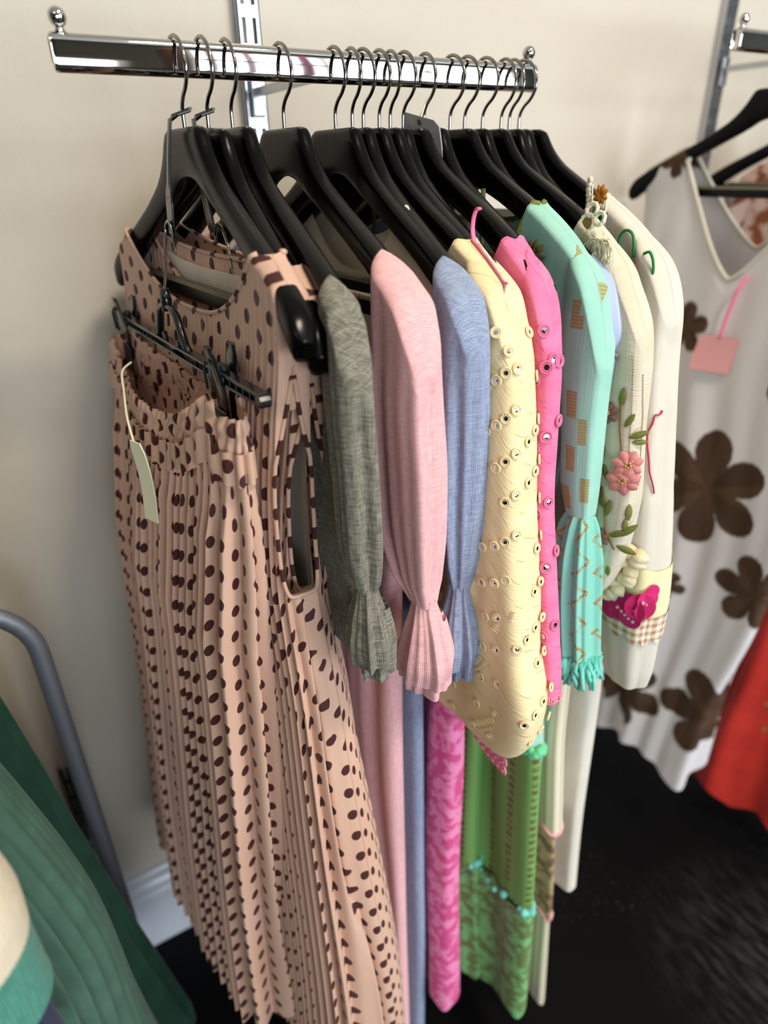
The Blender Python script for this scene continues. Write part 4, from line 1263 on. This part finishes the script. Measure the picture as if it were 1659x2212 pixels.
    for k in range(16):
        b.tube([P0 + U * (-.004 + .0016 * k) + V * -.006, P0 + U * (-.010 + .0018 * k) + V * -.016 - N * .002], .0007, 4)
    bend(b.obj('olive_thread_tuft', M['oliveyarn'], t))
    # lower tiers
    r1 = [(r[0], r[1], r[2], r[3], r[4], r[5]) for r in rows]
    g = Shell(r1, -.45, lambda th: -.765 + .004 * sin(9 * th), nu=200, nv=40, k=(6, 10, 15), seed=117, sq=2.5); g.build('striped_tier', M['strip'], t); g.edge('pink_hem', M['paleth'], t, t=1.0, r=.0022)
    r2 = [(r[0], r[1], r[2] - .004, r[3], r[4] - .003, r[5]) for r in rows]
    g = Shell(r2, -.74, lambda th: -.95 + .006 * sin(9 * th), nu=180, nv=30, k=(6, 10, 15), seed=118, sq=2.5); g.build('beaded_tier', M['sequin'], t); g.edge('pink_beaded_hem', M['paleth'], t, t=1.0, r=.002)
    r3 = [(r[0], r[1], r[2] - .008, r[3], r[4] - .006, r[5] * .8) for r in rows]
    g = Shell(r3, -.93, -1.165, nu=160, nv=30, k=(6, 10, 15), seed=119, sq=2.5); g.build('bottom_tier', M['strip'], t)
    return t
BUMP = .0145
rose_dress()
BUMP = .004

def hidden_top(x, mat, seed, name, label, cat, zb=-.5, hl=.17):
    t = garment(name, label, cat, x, -.11)
    rows = [(0, 0, .19, 0, .004, 0), (-.1, 0, hl + .01, 0, .0055, .0006), (-.3, 0, hl, 0, .006, .0012), (zb, 0, hl, 0, .007, .0015)]
    body(t, mat, rows, neck_top(.1, .06, .03, .184), zb, seed=seed, nw=.1)
    return t
hidden_top(.3199, M['offwhite'], 133, 'cream_shell_top', 'thin cream top pressed between the blue linen dress and the cream blouse', 'top', -.42, .15)

def white_dress():
    t = garment('white_embroidered_dress', 'long white dress with scallop-edged yoke, flower embroidery and appliqued sleeve end', 'dress', .5110, 0)
    rows = [(0.02, 0, .190, 0, .0125, 0), (-.06, 0, .196, 0, .0135, .0006), (-.2, 0, .188, 0, .018, .003), (-.45, .01, .188, .002, .020, .004), (-.56, .01, .196, .004, .022, .005), (-.76, .01, .202, .006, .022, .005), (-.94, .01, .214, .008, .022, .005)]
    s = body(t, M['whitelong'], rows, neck_top(.118, .10, .02, .19, sh=.001, pw=9), -.925, seed=141, nw=.118, k=(7, 12, 18), nu=260)
    SR = [(-.045, .184, .010, .008, 0), (-.056, .190, .020, .014, .0008), (-.075, .196, .022, .018, .0012), (-.103, .200, .022, .020, .0014), (-.153, .205, .022, .021, .0016), (-.206, .210, .026, .022, .002), (-.276, .216, .032, .024, .0024), (-.314, .218, .038, .026, .0026),
          (-.354, .219, .044, .028, .0026), (-.397, .222, .046, .028, .003), (-.417, .223, .045, .027, .003), (-.482, .236, .034, .022, .003), (-.502, .240, .028, .018, .003)]
    sl = sleeve(t, M['white'], SR, -.042, -.502, k=(3, 5, 8), seed=143, nu=150, nv=110)
    sleeve(t, M['white'], mirror_rows(SR), -.042, -.502, k=(3, 5, 8), seed=144, nu=70, nv=40)
    # applique patches: slightly larger partial shells wrapped over the sleeve
    def wrap(name, mat, t0, t1, th0, th1, off, scal=0, tilt=0, n=60, m=22):
        b = B(); P = []; UV = []
        for i in range(m + 1):
            row = []; uvr = []
            for j in range(n + 1):
                th = th0 + (th1 - th0) * j / n
                e = scal * abs(sin((j / n) * pi * 7)); tt = t0 + (t1 - t0) * i / m + (e * (i / m)) + tilt * (j / n)
                p = sl.point(th, min(max(tt, .01), .995)); cl, hl, cx, hx, am = interp(sl.rows, p.z)
                d = Vector((p.x - cx + CURVE * p.y * p.y, (p.y + cl) * .6, 0)); d = d.normalized() if d.length > 1e-6 else Vector((1, 0, 0))
                row.append(p + d * off); uvr.append((th * .035, p.z))
            P.append(row); UV.append(uvr)
        b.grid(P, UV=UV); return b.obj(name, mat, t)
    wrap('primrose_panel', M['yellowc'], .62, .80, -2.6, .9, .0015, 0, -.02)
    wrap('gingham_border', M['gingham'], .76, .83, -2.6, .9, .0025, .022, -.02)
    b = B()
    for (th, tt, r) in ((-.35, .665, .008), (-.55, .69, .012), (-.75, .715, .015), (-1.0, .735, .017), (-1.25, .755, .015), (-1.5, .775, .013), (-.6, .72, .012), (-.95, .76, .012)):
        P, D, S, N = sl.frame(th, tt); b.disc(P + N * .0032, D, S, r, 18, N, .0006)
    mg = b.obj('magenta_applique', M['magenta'], t)
    b = B()
    for th0, tt0 in ((-.6, .70), (-.9, .73), (-1.2, .755)):
        for k in range(5):
            P, D, S, N = sl.frame(th0 - .1 + .11 * k, tt0 + .002 * k); b.ring(P + N * .0046, D, S, N, .0012, .0005, 8, 4)
    b.obj('dotted_stitching', M['ivoryth'], mg)
    # crochet frill running up from the border
    b = B(); rr = random.Random(4)
    for k in range(70):
        f = k / 69; th = -1.25 - .9 * f + .25 * sin(k * 2.1); tt = .58 + .24 * f + .01 * sin(k * 1.7)
        P, D, S, N = sl.frame(th, tt); d = (D * rr.uniform(-.3, 1) + S * rr.uniform(-1, 1)).normalized()
        b.petal(P + N * .003, d, N.cross(d), N, .020, .018, .5)
    b.obj('crochet_frill', M['frill'], t)
    # yoke: scalloped edge band with embroidered flowers, tendrils, pink bloom
    b = B()
    for k in range(20):
        P = Vector((-.014, -.114 + .001 * sin(k), -.014 - .0042 * k)); b.sphere(P + Vector((0, .0, 0)), .0030, sx=.7, nu=8, nv=6)
    for off in (.004, .022):
        b.tube([(-.0145, -.114 - off - .0004 * k, -.016 - .0042 * k - off * .42) for k in range(20)], .0009, 5)
    bend(b.obj('scalloped_edging', M['ivoryth'], t))
    U = Vector((0, -1, -.35)).normalized(); N = Vector((-1, 0, 0)); V = Vector((0, -.35, 1)).normalized()
    b = B(); c = Vector((-.015, -.130, -.026))
    for k in range(8):
        a = pi + k * pi / 7; d = U * cos(a) - V * sin(a) * -1; d = (U * cos(k * .8) + V * sin(k * .8)).normalized(); b.petal(c, d, N.cross(d), N, .009, .006, .3)
    bend(b.obj('orange_flower', M['orange'], t))
    b = B(); c = Vector((-.015, -.127, -.058))
    for k in range(12):
        d = (U * cos(k * .524) + V * sin(k * .524)).normalized(); b.petal(c, d, N.cross(d), N, .009, .005, .3)
    bend(b.obj('brown_flower', M['brownth'], t))
    b = B(); c = Vector((-.016, -.130, -.046))
    for d in ((U + V * 1.0), (-U + V * 1.2)):
        d = d.normalized(); b.petal(c, d, N.cross(d), N, .013, .006, .3)
    for pts in ([(-.164, -.072), (-.160, -.060), (-.166, -.053), (-.174, -.055), (-.178, -.064), (-.179, -.074)], [(-.190, -.070), (-.196, -.068), (-.201, -.074), (-.203, -.084), (-.198, -.090), (-.194, -.087)]):
        b.tube(smooth([(-.0175, y, z) for y, z in pts]), .0013, 6)
    bend(b.obj('green_embroidery', M['leafg'], t))
    b = B(); c = Vector((-.0175, -.178, -.088))
    for a in (.2, .7, 1.2, 3.4, 3.9): 
        d = (U * cos(a) + V * sin(a)).normalized(); b.petal(c, d, N.cross(d), N, .014, .007, .3)
    bend(b.obj('pink_bloom', M['paleth'], t))
    b = B(); d = (U * .7 + V * .6).normalized(); b.petal(c - d * .006 - Vector((.001, 0, 0)), d, N.cross(d), N, .016, .004, .4); bend(b.obj('bloom_centre', M['crimson'], t))
    # thread-drawn motif on the sleeve
    for seq, m, nm in (([(-.35, .20), (-.75, .24), (-.95, .30), (-.80, .36), (-.55, .41)], 'crimson', 'pink_tendril'), ([(-1.15, .42), (-1.0, .45), (-1.05, .49), (-1.25, .50)], 'leafg', 'green_tendril')):
        b = B(); pts = []
        for k in range(25):
            f = k / 24 * (len(seq) - 1); i = min(int(f), len(seq) - 2); g = f - i; g2 = g * g * (3 - 2 * g)
            P, D, S, Nn = sl.frame(seq[i][0] * (1 - g2) + seq[i + 1][0] * g2, seq[i][1] * (1 - g) + seq[i + 1][1] * g); pts.append(P + Nn * .0012)
        b.tube(pts, .0009, 5); b.obj(nm, M[m], t)
    return t
BUMP = .0145
white_dress()
BUMP = .004

# grey swing tag with pale print on the hook of a hanger
def grey_print(t, U, V, N, w, h):
    b = B()
    for (a, f, r) in ((-.25, .30, .004), (.22, .42, .005), (-.05, .66, .004), (.30, .74, .004), (-.33, .60, .003)):
        c = U * (w * a) + V * (h * f) + N * -.0008
        for k in range(3):
            d = U * cos(k * 1.05) + V * sin(k * 1.05)
            b.tube([c - d * r, c + d * r], .00022, 4)
    b.obj('printed_stars', M['tagline'], t)
    e = B(); e.ring(U * 0 + V * .005 + N * -.0007, U, V, N, .0018, .0007); e.obj('punched_hole', M['grommet'], t)
swing_tag('swing_tag', 'grey card tag with pale star print tied to a hanger hook', 'price tag',
          ((.3835, .583, EYE + .040), (.12, -.93, -.20), (.03, -.22, -1), .054, .034, .0005), M['taggrey'],
          [(.3955, .590, EYE + .052), (.390, .585, EYE + .047), (.384, .583, EYE + .036), (.388, .587, EYE + .043)], M['ivoryth'], .0007, grey_print)

# ------------------------------------------------------------------ right-hand side: white dress with brown flowers, others
def petal_mask(u, v, cx, cy, R, n, rot, inner=.25):
    dx, dy = u - cx, v - cy; r = sqrt(dx * dx + dy * dy) / R; a = atan2(dy, dx) + rot
    lobe = .45 + .55 * abs(cos(a * n / 2))**.55
    return r < lobe and r > inner * .0
def flowered_dress():
    t = thing('flowered_dress', 'white sleeveless maxi dress with big brown blossoms, on the second rail', 'dress', (.985, .62, EYE), .03)
    top0 = neck_top(.122, .175, .135, .185, sq=2.3, pw=1.35)
    dzt = .1415 - RT
    def top(th): return top0(th) + dzt
    rows = [(.06, 0, .186, 0, .012, 0), (.0, 0, .184, 0, .015, .0006), (-.1, 0, .178, 0, .024, .002), (-.25, 0, .172, 0, .036, .004), (-.5, .03, .165, 0, .05, .009), (-.7, .03, .145, 0, .055, .011), (-.875, .03, .12, 0, .06, .012), (-1.2, .025, .12, 0, .085, .013)]
    def capf(th):
        c = cos(th); l = abs(.186 * abs(c)**.8); return 1.0 if l > .118 else 0.0
    s = Shell(rows, top, lambda th: -1.075 + .02 * sin(3 * th), nu=620, nv=330, k=(6, 10, 15), seed=151, sq=2.3, cap=.012, capfn=capf, kz=.4)
    o = s.build('body', M['printwb'], t)
    me = o.data; ca = me.color_attributes.new('print', 'FLOAT_COLOR', 'POINT')
    white, brown, b2 = lin((226, 222, 222)), lin((88, 66, 50)), lin((76, 56, 42))
    # flowers in (lat, z), front face
    F = [(-.128, .005, .030, 5, .3), (-.050, -.235, .040, 5, .9), (.050, -.475, .098, 6, .5), (-.145, -.21, .028, 5, 0), (.15, -.30, .05, 5, .7), (.17, -.62, .07, 6, .1), (-.13, -.60, .06, 5, .4), (-.02, -.93, .090, 6, .2), (.16, -.90, .10, 6, 1.0), (-.17, -.90, .08, 6, .6), (.05, -1.12, .04, 5, .4), (.20, -.14, .04, 5, .2), (.03, -.665, .03, 5, .2)]
    buf = []
    for v in me.vertices:
        l, z = -v.co.y, v.co.z; fr = v.co.x < .01; c = white
        for (a, zz, R, n, rot) in F:
            aa = a if fr else -a
            if abs(l - aa) < R and abs(z - zz) < R and petal_mask(l, z, aa, zz, R, n, rot): c = brown if (int((atan2(z - zz, l - aa) + 9) * 1.7) % 2) else b2
        buf += c
    ca.data.foreach_set('color', buf)
    s2 = Shell(rows, top, -1.1, nu=300, nv=10, sq=2.3, cap=.012, capfn=capf); s2.edge('neck_piping', M['white'], t, r=.0035)
    return t
flowered_dress()
swing_tag('swing_tag', 'pink card tag on a pink string hanging on the white flowered dress', 'price tag',
          ((.940, .602, EYE - .236), (.35, -.93, -.02), (-.05, .13, -1), .058, .054, .001), M['tagpink'],
          [(.955, .590, EYE - .150), (.945, .594, EYE - .17), (.941, .600, EYE - .21), (.940, .602, EYE - .238)], M['pinkth'], .0026)

def rust_blouse():
    t = thing('printed_blouse', 'rust and cream printed blouse hanging behind the white flowered dress', 'blouse', (1.26, .62, EYE), -.03)
    dzt = .1415 - RT
    top0 = neck_top(.10, .04, .015, .19)
    rows = [(.06, 0, .19, 0, .012, 0), (-.1, 0, .2, 0, .03, .003), (-.25, 0, .2, 0, .045, .006), (-.5, 0, .2, 0, .05, .008)]
    body(t, M['rust'], rows, lambda th: top0(th) + dzt, -.45, seed=161)
    SR = [(-.03, .19, .02, .012, 0), (-.05, .21, .04, .03, .003), (-.10, .22, .055, .045, .005), (-.17, .22, .06, .05, .006), (-.22, .215, .045, .035, .004)]
    sleeve(t, M['rust'], SR, -.02, -.22, seed=163, nu=80, nv=40); sleeve(t, M['rust'], mirror_rows(SR), -.02, -.22, seed=164, nu=80, nv=40)
    return t
rust_blouse()

def red_dress():
    t = thing('red_dress', 'long red dress with small gold dots and zigzag hem at the right', 'dress', (1.16, .45, EYE), .15)
    rows = [(-.2, -.02, .06, 0, .03, .003), (-.45, -.02, .07, 0, .04, .006), (-.9, -.01, .11, 0, .06, .010), (-1.25, 0, .15, 0, .085, .014)]
    s = Shell(rows, -.20, lambda th: -1.205 + .022 * abs(((th * 3.2) % 2) - 1), nu=300, nv=70, k=(5, 8, 12), curve=0, seed=171, sq=2.2, cap=.05)
    s.build('body', M['red'], t)
    b = B(); rr = random.Random(2)
    for k in range(120):
        P, D, S, N = s.frame(rr.uniform(0, 6.28), rr.uniform(.15, .96)); b.disc(P + N * .001, D, S, .005, 10, N, .0008)
    b.obj('gold_spots', M['gold'], t)
    # plain straps up to the rail
    b = B()
    for y in (-.03, .05): b.tube([(0, y, -.21), (0, y, -.08), (0, y + (.012 if y < 0 else 0), shoulder(.62 - .45 - y) + .1415 - RT + .002)], .003, 6)
    b.obj('strap', M['red'], t)
    return t
red_dress()
def navy_garment():
    t = thing('navy_dress', 'navy and bright blue dress glimpsed at the right edge behind the red one', 'dress', (1.36, .60, EYE), 0)
    rows = [(.11, 0, .004, 0, .004, 0), (.0, 0, .02, 0, .01, 0), (-.08, 0, .14, 0, .025, .002), (-.4, 0, .17, 0, .04, .006), (-.8, 0, .18, 0, .05, .010)]
    s = Shell(rows, .115, -.85, nu=160, nv=30, k=(5, 8, 12), curve=0, seed=181, cap=.04); s.build('body', M['navy'], t)
    return t
navy_garment()

# ------------------------------------------------------------------ left: tube rack, green skirts, striped knit, brocade
def tube_rack():
    t = thing('tube_rack', 'curved steel tube rack leaning along the left wall', 'clothes rack', (-.045, .70, 0))
    b = B(); zt = EYE - .40; r = .075
    pts = [(0, 0, .0)] + [(0, 0, z) for z in (.3, .6, zt - r)] + [(-r + r * cos(a), 0, zt - r + r * sin(a)) for a in [pi / 2 * k / 8 for k in range(1, 9)]] + [(-.35, 0, zt), (-.6, 0, zt)]
    b.tube(pts, .0105, 14, flat=.7); b.obj('frame_tube', M['dullsteel'], t)
    b = B(); b.box((-.02, 0, .012), (.03, .22, .012)); b.obj('foot', M['dullsteel'], t, smooth=False, bevel=.003)
    return t
tube_rack()
def green_skirt(name, label, x, y, rows, zb, mat, seed, pleat):
    t = thing(name, label, 'skirt', (x, y, EYE))
    s = Shell(rows, rows[0][0], zb, nu=640, nv=70, k=(4, 7, 11), curve=0, seed=seed, sq=2.1, pleat=pleat, sharp=.6, cap=.03)
    s.build('pleated_body', mat, t); return t
green_skirt('pleated_skirt', 'sage green pleated satin skirt at the left edge', -.23, .45, [(-.16, 0, .06, 0, .10, .001), (-.39, 0, .09, .0, .146, .004), (-.60, -.01, .12, 0, .178, .0055), (-.82, -.02, .14, .0, .184, .0065), (-1.1, -.02, .16, .0, .205, .009)], -1.12, M['greenP'], 191, 62)
green_skirt('pleated_skirt', 'darker bottle green pleated skirt behind the sage one', -.24, .60, [(-.16, 0, .06, 0, .10, .001), (-.42, 0, .07, .0, .150, .004), (-.74, 0, .07, 0, .190, .005), (-1.1, 0, .08, .0, .235, .008)], -1.14, M['greenD'], 193, 30)
def knit():
    t = thing('striped_knit', 'teal knitted sweater with a broad cream stripe, at the lower left edge', 'sweater', (-.20, .30, EYE))
    rows = [(-.18, 0, .03, 0, .06, 0), (-.26, 0, .05, 0, .105, .001), (-.31, 0, .06, .0, .128, .0015), (-.35, 0, .064, .0, .136, .002), (-.39, 0, .060, .0, .134, .002), (-.42, 0, .058, 0, .134, .002), (-.45, 0, .06, 0, .136, .002)]
    def part(z0, z1, mat, nm, seed=3, cap=0): 
        Shell(rows, z0, z1, nu=160, nv=24, k=(2, 3, 5), curve=0, seed=seed, sq=2.2, cap=cap).build(nm, mat, t)
    part(-.18, -.322, M['knitteal'], 'teal_yoke', cap=.03); part(-.320, -.375, M['knitcream'], 'cream_stripe'); part(-.374, -.43, M['knitteal'], 'ribbed_hem')
    return t
knit()
def brocade():
    t = thing('brocade_garment', 'black garment with gold glints hanging in shade beside the low upright', 'garment', (-.185, .76, EYE))
    rows = [(-.62, 0, .03, 0, .05, .001), (-.75, 0, .04, 0, .078, .004), (-.95, 0, .04, 0, .085, .005), (-1.2, 0, .045, 0, .09, .006)]
    Shell(rows, -.62, -1.2, nu=160, nv=30, k=(5, 8, 12), curve=0, seed=201, cap=.08).build('body', M['darkgold'], t); return t
brocade()
t = thing('navy_hem', 'dark navy cloth below the striped knit, bottom left corner', 'garment', (-.19, .33, EYE))
Shell([(-.40, 0, .05, 0, .10, .003), (-.6, 0, .06, 0, .11, .005)], -.40, -.6, nu=120, nv=14, k=(5, 8, 12), curve=0, seed=203, cap=.02).build('body', M['navy'], t)

# ------------------------------------------------------------------ a rail of clothes across the shop (seen in the chrome)
for x, y, w, m, lab in ((.70, -.92, .012, 'magentag', 'magenta garment reflected left of the middle of the chrome rail'), (.812, -.92, .014, 'magentag', 'magenta garment reflected near the middle of the chrome rail'),
                     (.985, -.92, .02, 'magentag', 'wide magenta garment reflected right of the middle of the chrome rail'), (.60, -.92, .04, 'darkbrown', 'dark brown garment reflected toward the left of the chrome rail')):
    t = thing('hanging_garment', lab, 'garment', (x, y, 1.80))
    Shell([(.02, 0, .02, 0, w * .5, 0), (-.1, 0, .028, 0, w, .001), (-.9, 0, .03, 0, w * 1.1, .003)], lambda th: -.02, -.9, nu=120, nv=20, k=(6, 10, 15), seed=int(x * 100), cap=.02).build('cloth', M[m], t)

# ------------------------------------------------------------------ light
def area(name, loc, rot, sx, sy, power, col):
    l = bpy.data.lights.new(name, 'AREA'); l.shape = 'RECTANGLE'; l.size = sx; l.size_y = sy; l.energy = power; l.color = col
    o = bpy.data.objects.new(name, l); COL.objects.link(o); o.location = loc; o.rotation_euler = rot; return o
wx0, wx1, wz0, wz1, wy = WIN
area('window_daylight', ((wx0 + wx1) / 2, wy - .12, (wz0 + wz1) / 2), (-pi / 2 + pi, 0, 0), wx1 - wx0, wz1 - wz0, 165, (.84, .92, 1.0))
area('added_low_fill', (-.175, wy - .12, .875), (pi / 2, 0, 0), 2.25, 1.25, 84, (.84, .92, 1.0))  # frontal fill lamp, added behind the invented low opening
area('ceiling_panel_lamp', (.75, -.55, 2.70), (0, 0, 0), .35, .35, 36, (1.0, .86, .68))
area('ceiling_panel_lamp', (-1.2, -1.2, 2.70), (0, 0, 0), .4, .4, 8, (1.0, .84, .62))
w = bpy.data.worlds.new('world'); SC.world = w; w.use_nodes = True
w.node_tree.nodes['Background'].inputs[0].default_value = (.75, .85, 1, 1); w.node_tree.nodes['Background'].inputs[1].default_value = .6

# ------------------------------------------------------------------ camera
f, pitch, roll, yaw = 1418.19, .484436, -.0203128, 1.045468
fw = Vector((cos(yaw) * cos(pitch), sin(yaw) * cos(pitch), -sin(pitch)))
r = fw.cross(Vector((0, 0, 1))).normalized(); u = r.cross(fw)
r2 = r * cos(roll) + u * sin(roll); u2 = -r * sin(roll) + u * cos(roll)
cam = bpy.data.cameras.new('camera'); co = bpy.data.objects.new('camera', cam); COL.objects.link(co)
co.matrix_world = Matrix(((r2.x, u2.x, -fw.x, 0), (r2.y, u2.y, -fw.y, 0), (r2.z, u2.z, -fw.z, EYE), (0, 0, 0, 1)))
cam.sensor_fit = 'VERTICAL'; cam.sensor_height = 24; cam.lens = 24 * f / 2212; cam.clip_start = .02
cam.dof.use_dof = True; cam.dof.focus_distance = .55; cam.dof.aperture_fstop = 15.4 / 8.5
SC.camera = co

SC.view_settings.view_transform = 'Standard'; SC.view_settings.look = 'None'; SC.view_settings.gamma = 1
SC.view_settings.exposure = -0.08
SC.cycles.max_bounces = 7
